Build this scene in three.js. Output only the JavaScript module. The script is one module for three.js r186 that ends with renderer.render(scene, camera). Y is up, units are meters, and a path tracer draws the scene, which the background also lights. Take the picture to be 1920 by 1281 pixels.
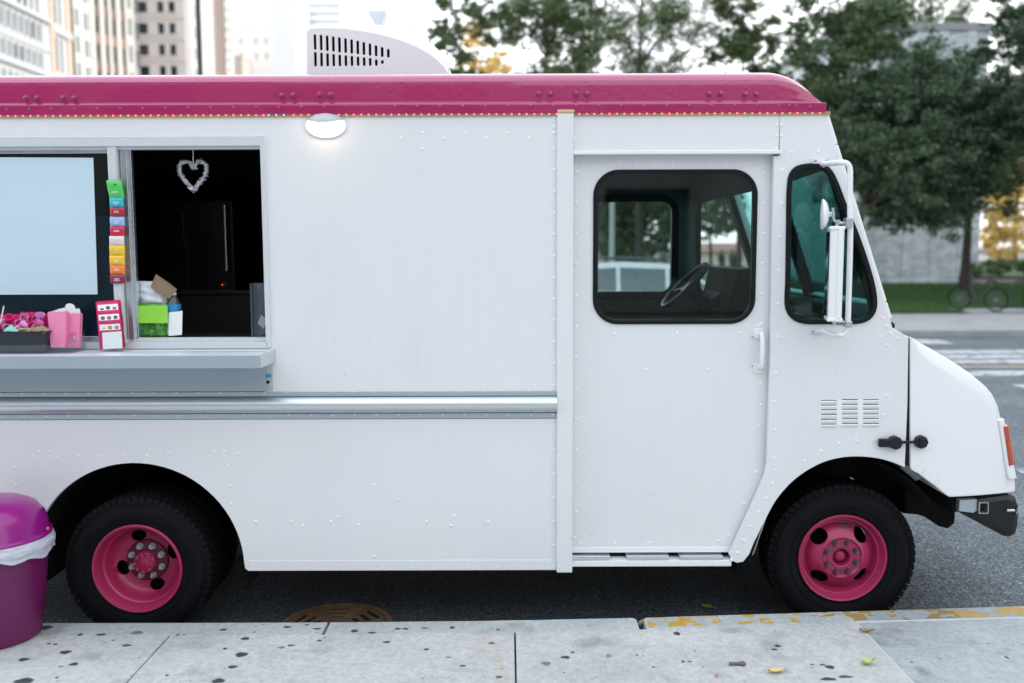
import * as THREE from 'three';
import { RoundedBoxGeometry } from 'three/addons/geometries/RoundedBoxGeometry.js';
import { MarchingCubes } from 'three/addons/objects/MarchingCubes.js';
import { RectAreaLightUniformsLib } from 'three/addons/lights/RectAreaLightUniformsLib.js';
import { mergeGeometries, mergeVertices, toCreasedNormals } from 'three/addons/utils/BufferGeometryUtils.js';
import { Brush, Evaluator, SUBTRACTION } from 'three-bvh-csg';

// ---------------------------------------------------------------- camera, sky, sun, exposure
const V3 = (x, y, z) => new THREE.Vector3(x, y, z);
const scene = new THREE.Scene();
const FPX = 1750, rad = THREE.MathUtils.degToRad;
const camera = new THREE.PerspectiveCamera(2 * Math.atan(640.5 / FPX) * 180 / Math.PI, 1.5, 0.1, 900);
camera.position.set(0, 2.05, 4.7);
camera.rotation.set(rad(-5.82), rad(0.1), rad(-0.2), 'YXZ');
camera.updateMatrixWorld(true);
camera.focus = 4.85;
camera.userData.fStop = camera.getFocalLength() / 27;

const SUN = V3(0.93, 0.31, -0.2).normalize();
{ // a bright, thinly overcast evening sky
  const w = 512, h = 256, d = new Float32Array(w * h * 4);
  for (let j = 0; j < h; j++) for (let i = 0; i < w; i++) {
    const el = ((j + 0.5) / h - 0.5) * Math.PI, az = ((i + 0.5) / w - 0.5) * 2 * Math.PI;
    const x = Math.cos(el) * Math.cos(az), y = Math.sin(el), z = Math.cos(el) * Math.sin(az);
    const s = Math.max(0, x * SUN.x + y * SUN.y + z * SUN.z), up = Math.max(0, y), k = (j * w + i) * 4;
    const c = 0.03 * Math.sin(az * 3 + el * 7) + 0.03 * Math.sin(az * 5 - el * 4 + 2);
    const b = 1.92 * (1 + c) * (1 - 0.12 * up) + 0.5 * s ** 6, warm = 0.10 * s ** 2, cool = 0.025 + 0.10 * up;
    d[k] = b * (1 + warm - cool); d[k + 1] = b; d[k + 2] = b * (1.035 - warm * 1.3 + cool * 0.7); d[k + 3] = 1;
    if (y < 0) { d[k] *= 0.4; d[k + 1] *= 0.4; d[k + 2] *= 0.4; }
  }
  const sky = new THREE.DataTexture(d, w, h, THREE.RGBAFormat, THREE.FloatType);
  sky.mapping = THREE.EquirectangularReflectionMapping; sky.magFilter = THREE.LinearFilter; sky.needsUpdate = true;
  scene.background = sky; scene.environment = sky;
}
const sun = new THREE.DirectionalLight(new THREE.Color(1, 0.92, 0.80), 2.0);
sun.position.copy(SUN).multiplyScalar(300); sun.target.position.set(0, 0, 0);
sun.castShadow = true; sun.shadow.radius = 3; sun.shadow.mapSize.set(4096, 4096);
Object.assign(sun.shadow.camera, { left: -260, right: 260, top: 160, bottom: -160, near: 1, far: 800 });
scene.add(sun, sun.target);
const renderer = new THREE.WebGLRenderer({ antialias: true });
renderer.toneMapping = THREE.LinearToneMapping; renderer.toneMappingExposure = 1.2;
renderer.shadowMap.enabled = true;
RectAreaLightUniformsLib.init();

// ---------------------------------------------------------------- helpers
let seed_ = 7;
const rnd = () => { seed_ = (seed_ + 0x6d2b79f5) | 0; let t = Math.imul(seed_ ^ (seed_ >>> 15), 1 | seed_); t = (t + Math.imul(t ^ (t >>> 7), 61 | t)) ^ t; return ((t ^ (t >>> 14)) >>> 0) / 4294967296; };
const rr = (a, b) => a + (b - a) * rnd();
const gauss = () => Math.sqrt(-2 * Math.log(rnd() + 1e-9)) * Math.cos(6.2832 * rnd());
// where a sight line from the photographer's place meets an upright plane (z) or a level one (y): used to read real sizes off the photograph
const sight = (px, py) => V3((px - 960) / FPX, -(py - 640.5) / FPX, -1).applyQuaternion(camera.quaternion);
const S = (px, py, z = 0) => { const d = sight(px, py); return camera.position.clone().addScaledVector(d, (z - camera.position.z) / d.z); };
const G = (px, py, y = 0) => { const d = sight(px, py); return camera.position.clone().addScaledVector(d, (y - camera.position.y) / d.y); };
const X = (px, py = 640, z = 0) => S(px, py, z).x, Y = (py, px = 960, z = 0) => S(px, py, z).y;

const clean = (g) => { let q = g.index ? g.toNonIndexed() : g.clone(); for (const n of Object.keys(q.attributes)) if (!['position', 'normal', 'uv'].includes(n)) q.deleteAttribute(n);
  if (!q.attributes.normal) q.computeVertexNormals();
  if (!q.attributes.uv) q.setAttribute('uv', new THREE.BufferAttribute(new Float32Array(q.attributes.position.count * 2), 2)); return q; };
const M = (...list) => mergeGeometries(list.flat().map(clean));
const taken = {};
const numbered = (n) => { const k = (taken[n] = (taken[n] ?? -1) + 1); return k ? `${n}_${String(k).padStart(3, '0')}` : n; };
function thing(name, label, category, at = V3(0, 0, 0), turn = 0, group) {
  const o = new THREE.Group(); o.name = numbered(name); o.position.copy(at); o.rotation.y = turn; scene.add(o);
  o.userData = { label, category }; if (group) o.userData.group = group; return o;
}
function mesh(name, g, m, parent) { const o = new THREE.Mesh(g, m); o.name = name; o.castShadow = o.receiveShadow = true; parent.add(o); return o; }
function single(name, g, m, label, category, at = V3(0, 0, 0), group) { const o = mesh(numbered(name), g, m, scene); o.position.copy(at); o.userData = { label, category }; if (group) o.userData.group = group; return o; }
function struct(name, g, m) { const o = g ? mesh(name, g, m, scene) : new THREE.Group(); if (!g) { o.name = name; scene.add(o); } o.userData.kind = 'structure'; return o; }
// a part whose shape is given in world axes, under a thing that stands somewhere
function wpart(name, g, m, thingGroup) { const o = mesh(name, g, m, thingGroup); o.position.copy(thingGroup.position).negate(); return o; }

const boxUV = (g) => { const p = g.attributes.position, n = g.attributes.normal, uv = g.attributes.uv; for (let i = 0; i < p.count; i++) { const a = Math.abs(n.getX(i)), b = Math.abs(n.getY(i)), c = Math.abs(n.getZ(i)); if (c >= a && c >= b) uv.setXY(i, p.getX(i), p.getY(i)); else if (b >= a) uv.setXY(i, p.getX(i), p.getZ(i)); else uv.setXY(i, p.getZ(i), p.getY(i)); } return g; };
const box = (x0, x1, y0, y1, z0, z1, r = 0) => { const w = x1 - x0, h = y1 - y0, d = z1 - z0; const g = r ? new RoundedBoxGeometry(w, h, d, 2, Math.min(r, w / 2.01, h / 2.01, d / 2.01)) : new THREE.BoxGeometry(w, h, d); return boxUV(g.translate((x0 + x1) / 2, (y0 + y1) / 2, (z0 + z1) / 2)); };
const tube = (pts, r, seg = 24, rs = 10, closed = false) => new THREE.TubeGeometry(new THREE.CatmullRomCurve3(pts, closed, 'catmullrom', 0.4), seg, r, rs, closed);
function bar(a, b, r0, r1 = r0, n = 10) { const d = b.clone().sub(a), g = new THREE.CylinderGeometry(r1, r0, d.length(), n, 1); g.applyQuaternion(new THREE.Quaternion().setFromUnitVectors(V3(0, 1, 0), d.clone().normalize())); return g.translate((a.x + b.x) / 2, (a.y + b.y) / 2, (a.z + b.z) / 2); }
const shape = (pts, holes = []) => { const s = new THREE.Shape(pts.map((p) => new THREE.Vector2(p.x, p.y))); for (const h of holes) s.holes.push(new THREE.Path(h.map((p) => new THREE.Vector2(p.x, p.y)))); return s; };
function ext(pts, z0, z1, b = 0.003, holes = [], curve = 6) {
  const o = b ? { depth: z1 - z0 - 2 * b, bevelEnabled: true, bevelThickness: b, bevelSize: b, bevelOffset: -b, bevelSegments: 2, curveSegments: curve } : { depth: z1 - z0, bevelEnabled: false };
  return new THREE.ExtrudeGeometry(shape(pts, holes), o).translate(0, 0, z0 + b);
}
const poly = (list, z = 0) => list.map(([a, b]) => S(a, b, z));
function rrect(x0, x1, y0, y1, r, n = 8) { const out = []; for (const [cx, cy, a] of [[x1 - r, y1 - r, 0], [x0 + r, y1 - r, 90], [x0 + r, y0 + r, 180], [x1 - r, y0 + r, 270]]) for (let i = 0; i <= n; i++) { const t = rad(a + 90 * i / n); out.push(V3(cx + r * Math.cos(t), cy + r * Math.sin(t), 0)); } return out; }
function inset(pts, d) { // towards the inside of a smooth outline
  let area = 0; const n = pts.length; for (let i = 0; i < n; i++) { const p = pts[i], q = pts[(i + 1) % n]; area += p.x * q.y - q.x * p.y; } const s = Math.sign(area);
  return pts.map((p, i) => { const a = pts[(i + n - 1) % n], b = pts[(i + 1) % n], t = V3(b.x - a.x, b.y - a.y, 0).normalize(); return V3(p.x - t.y * d * s, p.y + t.x * d * s, 0); });
}
function smooth(pts, n = 60) { return new THREE.CatmullRomCurve3(pts, true, 'centripetal').getSpacedPoints(n).slice(0, -1); }
function loft(rows, crease = 0) { // rows of points -> sheet
  const n = rows[0].length, pos = [], uv = [], idx = [];
  rows.forEach((r, j) => r.forEach((p, i) => { pos.push(p.x, p.y, p.z); uv.push(p.x, p.y + p.z); }));
  for (let j = 0; j + 1 < rows.length; j++) for (let i = 0; i + 1 < n; i++) { const a = j * n + i; idx.push(a, a + 1, a + n, a + 1, a + n + 1, a + n); }
  const g = new THREE.BufferGeometry(); g.setAttribute('position', new THREE.Float32BufferAttribute(pos, 3)); g.setAttribute('uv', new THREE.Float32BufferAttribute(uv, 2)); g.setIndex(idx); g.computeVertexNormals();
  return crease ? toCreasedNormals(g, crease) : g;
}
// lathe round the z axis, profile [radius, z]
const latheZ = (prof, n = 64) => new THREE.LatheGeometry(prof.map(([r, z]) => new THREE.Vector2(r, z)), n).rotateX(Math.PI / 2);

// noise and computed textures
const hash = (x, y, s) => { let h = Math.imul(x, 374761393) ^ Math.imul(y, 668265263) ^ Math.imul(s, 2147483647 - 97); h = Math.imul(h ^ (h >>> 13), 1274126177); return ((h ^ (h >>> 16)) >>> 0) / 4294967296; };
function vn(x, y, per, s) { const xi = Math.floor(x), yi = Math.floor(y), fx = x - xi, fy = y - yi, u = fx * fx * (3 - 2 * fx), v = fy * fy * (3 - 2 * fy); const m = (a) => ((a % per) + per) % per;
  const a = hash(m(xi), m(yi), s), b = hash(m(xi + 1), m(yi), s), c = hash(m(xi), m(yi + 1), s), d = hash(m(xi + 1), m(yi + 1), s); return a + (b - a) * u + (c - a) * v + (a - b - c + d) * u * v; }
function vn2(x, y, px, py, s) { const xi = Math.floor(x), yi = Math.floor(y), fx = x - xi, fy = y - yi, u = fx * fx * (3 - 2 * fx), v = fy * fy * (3 - 2 * fy), a = hash(xi % px, yi % py, s), b = hash((xi + 1) % px, yi % py, s), c = hash(xi % px, (yi + 1) % py, s), d = hash((xi + 1) % px, (yi + 1) % py, s); return a + (b - a) * u + (c - a) * v + (a - b - c + d) * u * v; }
function fbm(u, v, f, oct = 4, s = 1) { let t = 0, w = 0.5, n = 0; for (let o = 0; o < oct; o++) { t += w * vn(u * f, v * f, f, s + o); n += w; f *= 2; w *= 0.5; } return t / n; }
function tex(w, h, fn, srgb = true) {
  const d = new Uint8Array(w * h * 4);
  for (let j = 0; j < h; j++) for (let i = 0; i < w; i++) { const c = fn(i / w, j / h), k = (j * w + i) * 4; const a = typeof c === 'number' ? [c, c, c] : c; for (let q = 0; q < 3; q++) d[k + q] = Math.max(0, Math.min(255, Math.round(a[q] * 255))); d[k + 3] = 255; }
  const t = new THREE.DataTexture(d, w, h); t.wrapS = t.wrapT = THREE.RepeatWrapping; t.magFilter = THREE.LinearFilter; t.minFilter = THREE.LinearMipmapLinearFilter; t.generateMipmaps = true; if (srgb) t.colorSpace = THREE.SRGBColorSpace; t.needsUpdate = true; return t;
}
const rep = (t, x, y = x) => { const c = t.clone(); c.repeat.set(x, y); c.needsUpdate = true; return c; };
const canvasTex = (w, h, draw) => { const c = document.createElement('canvas'); c.width = w; c.height = h; draw(c.getContext('2d'), w, h); const t = new THREE.CanvasTexture(c); t.colorSpace = THREE.SRGBColorSpace; return t; };
const lin = (r, g, b) => new THREE.Color().setRGB(r, g, b);
const std = (color, roughness = 0.6, more = {}) => new THREE.MeshStandardMaterial({ color: color.isColor ? color : lin(...color), roughness, ...more });
const phys = (color, roughness, more = {}) => new THREE.MeshPhysicalMaterial({ color: color.isColor ? color : lin(...color), roughness, ...more });

// ---------------------------------------------------------------- materials
const wob = tex(512, 512, (u, v) => 0.75 * fbm(u, v, 3, 3, 11) + 0.25 * fbm(u, v, 48, 2, 12), false);
const paintMap = tex(1024, 1024, (u, v) => { // brushed-on white enamel: grime streaks that ran down, specks
  const run = 0.6 * vn2(u * 120, v * 6, 120, 6, 31) + 0.4 * vn2(u * 260, v * 12, 260, 12, 32), patch = fbm(u, v, 5, 4, 33), spk = fbm(u, v, 210, 1, 37);
  let g = 0.955 - 0.013 * Math.max(0, run - 0.5) * 2 * patch - 0.03 * Math.max(0, patch - 0.5); if (spk > 0.955 && patch > 0.55) g -= 0.05;
  return [g, g * 1.002, g * 1.004]; });
const white = phys([0.795, 0.797, 0.815], 0.38, { map: rep(paintMap, 0.4), bumpMap: rep(wob, 0.7), bumpScale: 0.0018, clearcoat: 0.25, clearcoatRoughness: 0.2 });
const whitePlain = phys([0.785, 0.788, 0.806], 0.35, { clearcoat: 0.3, clearcoatRoughness: 0.2 });
const whiteAlu = std([0.66, 0.69, 0.72], 0.42, { metalness: 0.35 });
const pink = phys([0.345, 0.012, 0.100], 0.3, { bumpMap: rep(wob, 1.1), bumpScale: 0.004, clearcoat: 0.9, clearcoatRoughness: 0.05 });
const pinkWorn = tex(512, 512, (u, v) => { const c = fbm(u, v, 14, 4, 51), d = fbm(u, v, 60, 2, 53); const k = 0.94 + 0.1 * (c - 0.5); return c > 0.735 ? [0.45, 0.36, 0.38] : [0.80 * k, (0.20 + 0.05 * d) * k, 0.44 * k]; });
const pinkWheel = phys([0.70, 0.50, 0.62], 0.42, { map: pinkWorn, clearcoat: 0.2, clearcoatRoughness: 0.4 });
const brushed = tex(512, 512, (u, v) => 0.5 + 0.35 * (vn2(u * 6, v * 180, 6, 180, 61) - 0.5) + 0.3 * (fbm(u, v, 6, 3, 63) - 0.5), false);
const alu = std([0.66, 0.70, 0.74], 0.34, { metalness: 0.92, roughnessMap: rep(tex(256, 256, (u, v) => 0.8 + 0.4 * (fbm(u, v, 8, 4, 65) - 0.5), false), 1), bumpMap: rep(brushed, 1), bumpScale: 0.0002 });
const aluDull = std([0.44, 0.51, 0.56], 0.48, { metalness: 0.75, bumpMap: rep(brushed, 1), bumpScale: 0.0003 });
const galv = std([0.5, 0.52, 0.54], 0.4, { metalness: 0.9 });
const rubberMap = tex(256, 256, (u, v) => 0.8 + 0.35 * (fbm(u, v, 12, 4, 71) - 0.5), true);
const rubber = phys([0.010, 0.011, 0.013], 0.75, { map: rubberMap, specularIntensity: 0.22 });
const gasketM = phys([0.008, 0.009, 0.010], 0.42, { specularIntensity: 0.35 });
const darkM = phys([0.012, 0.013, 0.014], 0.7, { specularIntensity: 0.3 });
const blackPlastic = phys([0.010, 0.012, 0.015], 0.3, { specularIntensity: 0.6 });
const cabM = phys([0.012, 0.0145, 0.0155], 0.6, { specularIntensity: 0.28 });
const glassTeal = phys([0.52, 0.76, 0.74], 0.02, { transmission: 1, thickness: 0, ior: 1.5 });
const glassDoor = phys([0.84, 0.91, 0.90], 0.02, { transmission: 1, thickness: 0, ior: 1.5 });
const glassDark = phys([0.40, 0.58, 0.62], 0.03, { transmission: 1, thickness: 0, ior: 1.5 });
const glassClear = phys([0.92, 0.95, 0.95], 0.03, { transmission: 1, thickness: 0, ior: 1.45 });
// ---------------------------------------------------------------- ground: road, kerb, pavement, far side
const KY = 0.18;
const asphaltMap = tex(1024, 1024, (u, v) => { const f = vn(u * 340, v * 340, 340, 81), g = vn(u * 200, v * 200, 200, 82), p = fbm(u, v, 4, 4, 83); let k = 0.41 + 0.12 * (p - 0.5) + 0.24 * (f - 0.5) + 0.14 * (g - 0.5); if (f > 0.88) k += 0.16; if (f < 0.1) k -= 0.08; return [k * 0.94, k, k * 1.05]; });
const asphaltBump = tex(1024, 1024, (u, v) => 0.6 * vn(u * 340, v * 340, 340, 81) + 0.4 * fbm(u, v, 20, 3, 84), false);
const asphalt = phys([1, 1, 1], 0.9, { specularIntensity: 0.3, map: rep(asphaltMap, 0.4), bumpMap: rep(asphaltBump, 0.4), bumpScale: 0.006 });
const flatUV = (g) => { const p = g.attributes.position, uv = new Float32Array(p.count * 2); for (let i = 0; i < p.count; i++) { uv[2 * i] = p.getX(i); uv[2 * i + 1] = p.getZ(i); } g.setAttribute('uv', new THREE.BufferAttribute(uv, 2)); return g; };
const sheet = (x0, x1, z0, z1, y) => flatUV(new THREE.PlaneGeometry(x1 - x0, z1 - z0, 1, 1).rotateX(-Math.PI / 2).translate((x0 + x1) / 2, y, (z0 + z1) / 2));
struct('ground', sheet(-600, 600, -700, 300, -0.06), std([0.16, 0.16, 0.15], 0.95));
struct('road', sheet(-120, 120, -16.5, 0.6, 0), asphalt);

struct('truck_shade_sheet', sheet(-5.2, 1.85, -1.35, 0.4, 0.004), phys([0.46, 0.47, 0.49], 0.92, { specularIntensity: 0.3, map: rep(asphaltMap, 0.47), bumpMap: rep(asphaltBump, 0.47), bumpScale: 0.005 }));  // darker asphalt sheet: the shade under the truck put into its colour
// the pavement and kerb share one sheet of concrete: pores, old chewing gum, runs of rust, yellow kerb paint
const CX0 = -3.0, CW = 6.0, CZ0 = -0.1, CD = 1.5;
const gum = [];
for (const [ox, oy, k, list] of [
  [0, 840, 2.904, [[250, 978, 30, 12], [435, 1016, 12, 6], [745, 1006, 30, 10], [690, 1075, 22, 6], [128, 1152, 24, 8], [355, 1112, 26, 9], [400, 1177, 20, 7], [300, 1068, 12, 4], [265, 1066, 10, 4], [1212, 990, 16, 6], [1333, 1038, 20, 7], [1313, 1125, 28, 11], [1265, 1192, 20, 7], [1188, 1268, 28, 10], [130, 1268, 42, 12], [965, 1018, 8, 4], [1225, 1093, 8, 4], [908, 1238, 8, 4], [550, 1016, 24, 5], [1000, 1014, 8, 3], [615, 1047, 7, 3], [330, 1190, 12, 4], [308, 1250, 7, 4]]],
  [420, 1000, 4, [[473, 703, 28, 8], [695, 716, 28, 6], [975, 733, 24, 11], [1108, 745, 28, 6], [1300, 716, 22, 8], [1357, 716, 22, 7], [1503, 711, 26, 8], [1709, 707, 18, 9], [225, 741, 9, 5], [157, 790, 27, 10], [430, 856, 24, 8], [500, 841, 24, 7], [130, 910, 38, 15], [62, 1002, 28, 9], [713, 804, 17, 6], [1218, 816, 24, 7], [1516, 870, 17, 7], [5, 722, 10, 8], [5, 866, 14, 6], [620, 686, 16, 5], [1680, 930, 20, 3], [1790, 994, 20, 6]]],
  [880, 1000, 4, [[213, 722, 14, 7], [718, 930, 30, 9], [575, 977, 30, 12], [772, 892, 15, 6], [1255, 912, 11, 4], [1600, 962, 10, 7], [1650, 962, 14, 4], [1555, 752, 22, 13], [710, 1043, 5, 4], [1750, 1004, 7, 3], [1690, 882, 5, 4], [165, 823, 22, 6], [220, 1077, 20, 7], [1380, 1003, 12, 3]]],
  [1360, 1080, 3.43, [[335, 450, 18, 7], [313, 473, 17, 6], [555, 570, 13, 5], [670, 586, 24, 10], [770, 648, 38, 7], [1197, 551, 7, 4], [1692, 432, 7, 4], [1808, 521, 9, 7], [660, 663, 40, 8], [625, 571, 18, 4], [1175, 285, 30, 8], [1380, 530, 10, 3]]]]) for (const [a, b, w, h] of list) { const p = G(ox + a / k, oy + b / k, KY); gum.push([p.x, p.z, w / k / 372, h / k / 372 * 2.3, rnd()]); }
const concreteTex = (() => {
  const w = 2048, h = 512, d = new Uint8Array(w * h * 4);
  const edgeZ = (x) => kerbLine(x)[1];
  const ja = G(1605, 1168, KY), jb = G(1712, 1281, KY), JX = (z) => ja.x + (jb.x - ja.x) * (z - ja.z) / (jb.z - ja.z);
  for (let j = 0; j < h; j++) for (let i = 0; i < w; i++) {
    const u = i / w, v = j / h, x = CX0 + u * CW, z = CZ0 + v * CD, ux = x / 6 + 0.5, vz = z / 6 + 0.5;
    const p = fbm(ux, vz, 16, 5, 91), f = hash(i, j, 5), b = fbm(ux, vz, 300, 2, 92), br = vn(x * 260, z * 22, 4096, 93), dk = fbm(ux, vz, 40, 3, 94);
    let k = 0.725 + 0.14 * (p - 0.5) + 0.07 * (f - 0.5) + 0.10 * (b - 0.5) + 0.03 * (br - 0.5); if (dk > 0.66) k -= (dk - 0.66) * 0.5; if (f > 0.994) k -= 0.14;
    let c = [k * 1.0, k, k * 0.995];
    const rust = fbm(ux * 1.0, vz * 0.3, 90, 2, 95); if (Math.abs(x + 0.3) < 0.25 && rust > 0.66) c = [k * 0.995, k * 0.975, k * 0.945];
    if (x > JX(z)) c = c.map((q, n) => q * [0.90, 0.925, 0.945][n]);                               // the newer, greyer slab
    const [zf, zb] = kerbLine(x);
    if (z < zb) { const t = (z - zf) / (zb - zf); c = c.map((q, n) => q * [0.93, 0.955, 0.965][n]);
      const y = fbm(ux * 1.0, vz * 1.6, 90, 4, 96); const want = x < 0.66 ? 1 : x < 0.76 ? 0.50 : x < 0.95 ? (t > 0.45 ? 0.50 : 0.64) : x < 1.02 ? 0.68 : x < 1.25 ? 0.57 : x < 1.68 ? 0.625 : x < 1.8 ? 0.50 : 0.445;
      if (t < 0.86 + 0.2 * (p - 0.5) && y > want) { const e = 0.94 + 0.12 * (f - 0.5) - 0.25 * Math.max(0, dk - 0.5); c = x > 2.25 ? [0.76 * e, 0.64 * e, 0.42 * e] : x > 1.5 ? [0.66 * e, 0.54 * e, 0.26 * e] : [0.80 * e, 0.63 * e, 0.20 * e]; } }
    const q = (j * w + i) * 4; for (let n = 0; n < 3; n++) d[q + n] = Math.max(0, Math.min(255, c[n] * 255)); d[q + 3] = 255;
  }
  const spot = (x, z, a, b, tone, keep) => { const r = Math.max(a, b) * 1.4; for (let j = Math.max(0, Math.floor((z - r - CZ0) / CD * h)); j <= Math.min(h - 1, (z + r - CZ0) / CD * h); j++) for (let i = Math.max(0, Math.floor((x - r - CX0) / CW * w)); i <= Math.min(w - 1, (x + r - CX0) / CW * w); i++) {
    const dx = (CX0 + i / w * CW - x) / a, dz = (CZ0 + j / h * CD - z) / b, an = Math.atan2(dz, dx), e = Math.hypot(dx, dz) + 0.09 * Math.sin(an * 3 + x * 90) + 0.05 * Math.sin(an * 5 + z * 70) + 0.10 * (hash(i, j, 3) - 0.5); if (e < 1.12) { const q = (j * w + i) * 4, al = (1 - keep) * Math.min(1, (1.12 - e) / 0.3); for (let n = 0; n < 3; n++) d[q + n] = d[q + n] * (1 - al) + tone[n] * al; } } };
  for (const [x, z, a, b, t] of gum) spot(x, z, a * 1.08, Math.max(b, 0.006) * 1.05, t > 0.6 ? [52, 62, 70] : [40, 44, 50], t > 0.85 ? 0.45 : 0.12);
  seed_ = 4242; for (let n = 0; n < 260; n++) spot(rr(-2.9, 2.9), rr(0.18, 1.3), rr(0.002, 0.006), rr(0.002, 0.005), rnd() > 0.7 ? [120, 90, 80] : [70, 74, 80], 0.3);
  for (let n = 0; n < 26; n++) spot(rr(-2.9, 1.6), rr(0.2, 1.3), rr(0.03, 0.12), rr(0.01, 0.05), [150, 152, 154], 0.72);
  const t = new THREE.DataTexture(d, w, h); t.wrapS = t.wrapT = THREE.MirroredRepeatWrapping; t.magFilter = THREE.LinearFilter; t.minFilter = THREE.LinearMipmapLinearFilter; t.generateMipmaps = true; t.colorSpace = THREE.SRGBColorSpace; t.needsUpdate = true; return t;
})();
function kerbLine(x) { // front and back edge of the kerb at x, read off the photograph
  const F = kerbLine.f ??= [[-60, 1169], [80, 1168], [560, 1167], [900, 1164], [1190, 1158], [1600, 1146], [1920, 1136], [2050, 1131]].map(([a, b]) => G(a, b, KY)), B = kerbLine.b ??= [[-60, 1192], [300, 1191], [600, 1190], [900, 1186], [1200, 1180], [1360, 1174], [1593, 1167], [1710, 1163.5], [1920, 1158], [2050, 1154]].map(([a, b]) => G(a, b, KY));
  const at = (L) => { if (x <= L[0].x) return L[0].z; for (let i = 1; i < L.length; i++) if (x <= L[i].x) return L[i - 1].z + (L[i].z - L[i - 1].z) * (x - L[i - 1].x) / (L[i].x - L[i - 1].x); const a = L[L.length - 2], b = L[L.length - 1]; return b.z + (b.z - a.z) * Math.min(x - b.x, 6) / (b.x - a.x); };
  return [at(F), at(B)];
}
const concreteUV = (g) => { const p = g.attributes.position, uv = new Float32Array(p.count * 2); for (let i = 0; i < p.count; i++) { uv[2 * i] = (p.getX(i) - CX0) / CW; uv[2 * i + 1] = (p.getZ(i) - CZ0) / CD; } g.setAttribute('uv', new THREE.BufferAttribute(uv, 2)); return g; };
const concBump = tex(512, 512, (u, v) => 0.5 * vn(u * 250, v * 250, 250, 97) + 0.5 * fbm(u, v, 24, 4, 98), false);
const concrete = std([0.94, 0.94, 0.95], 0.88, { map: concreteTex, bumpMap: rep(concBump, 6, 1.5), bumpScale: 0.0022 });
// outline in (x, z) -> slab with its top at y1
const slabGeo = (pts, y0, y1, b) => { const g = ext(pts.map(([x, z]) => V3(x, -z, 0)), y0, y1, b); g.rotateX(-Math.PI / 2); return concreteUV(g); };
{
  const pave = struct('pavement'), kerb = struct('kerb');
  const joint = (a, b, c, d) => { const p = G(a, b, KY), q = G(c, d, KY); return (z) => p.x + (q.x - p.x) * (z - p.z) / (q.z - p.z); };
  const J = [() => -12.8, () => -8.0, () => -4.8, () => -3.2, joint(317, 1193, 236, 1281), joint(965, 1188, 967, 1281), joint(1605, 1168, 1712, 1281), () => 3.3, () => 4.9, () => 8.1, () => 13];
  mesh('joint_bed', sheet(-14, 14, 0.3, 2.6, KY - 0.03), std([0.02, 0.021, 0.022], 0.9), pave);
  for (let k = 0; k + 1 < J.length; k++) {
    const g = k >= 5 ? 0.004 : 0.003, pts = [], zN = 2.0, n = 14;
    const x0 = (z) => J[k](z) + g + 0.0015 * Math.sin(z * 40), x1 = (z) => J[k + 1](z) - g;
    const a0 = x0(0.35), a1 = x1(0.35);
    for (let i = 0; i <= n; i++) { const x = a0 + (a1 - a0) * i / n; pts.push([x, kerbLine(x)[1] + 0.002]); }
    pts.push([x1(zN), zN], [x0(zN), zN]);
    mesh('slab', slabGeo(pts, -0.02, KY - (k >= 6 ? 0.002 : 0), 0.003), concrete, pave);
  }
  mesh('slab', slabGeo([[-14, 2.01], [14, 2.01], [14, 4.2], [-14, 4.2]], -0.02, KY, 0.003), concrete, pave);
  mesh('slab', slabGeo([[-60, 4.21], [60, 4.21], [60, 19], [-60, 19]], -0.02, KY, 0.003), std([0.5, 0.5, 0.5], 0.9), pave);
  const seal = std([0.50, 0.54, 0.57], 0.85), sj = J[6], a = V3(sj(0.36), KY - 0.004, kerbLine(sj(0.36))[1] + 0.004), b = V3(sj(2.0), KY - 0.004, 2.0);
  mesh('joint_seal', bar(a, b, 0.0065, 0.0065, 8), seal, pave);
  { const pts = []; for (let i = 0; i <= 12; i++) { const x = a.x + (4.5 - a.x) * i / 12; pts.push(V3(x, KY - 0.001, kerbLine(x)[1] + 0.003)); } mesh('joint_seal', tube(pts, 0.0055, 40, 6), seal, pave); }
  const xs = [-40, -10, -6.5, G(610, 1180, KY).x, G(1203, 1170, KY).x, 5.5, 9, 40];
  for (let k = 0; k + 1 < xs.length; k++) {
    const wideL = k === 4, wideR = k === 3, gl = wideL ? 0.017 : 0.006, gr = wideR ? 0.017 : 0.006, x0 = xs[k] + gl, x1 = xs[k + 1] - gr, n = 16, f = [], b = [];
    for (let i = 0; i <= n; i++) { const x = x0 + (x1 - x0) * i / n; f.push([x, kerbLine(x)[0] + 0.0035 * (vn(x * 14, k, 4096, 3) - 0.5)]); b.push([x, kerbLine(x)[1]]); }
    const r = 0.025; if (wideL) f.splice(0, 1, [x0, f[0][1] + r], [x0 + 0.007, f[0][1] + 0.008], [x0 + r, f[0][1]]); if (wideR) f.splice(n, 1, [x1 - r, f[n][1]], [x1 - 0.007, f[n][1] + 0.008], [x1, f[n][1] + r]);
    mesh('kerb_stone', slabGeo([...f, ...b.reverse()], -0.05, KY, 0.006), concrete, kerb);
  }
}
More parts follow.
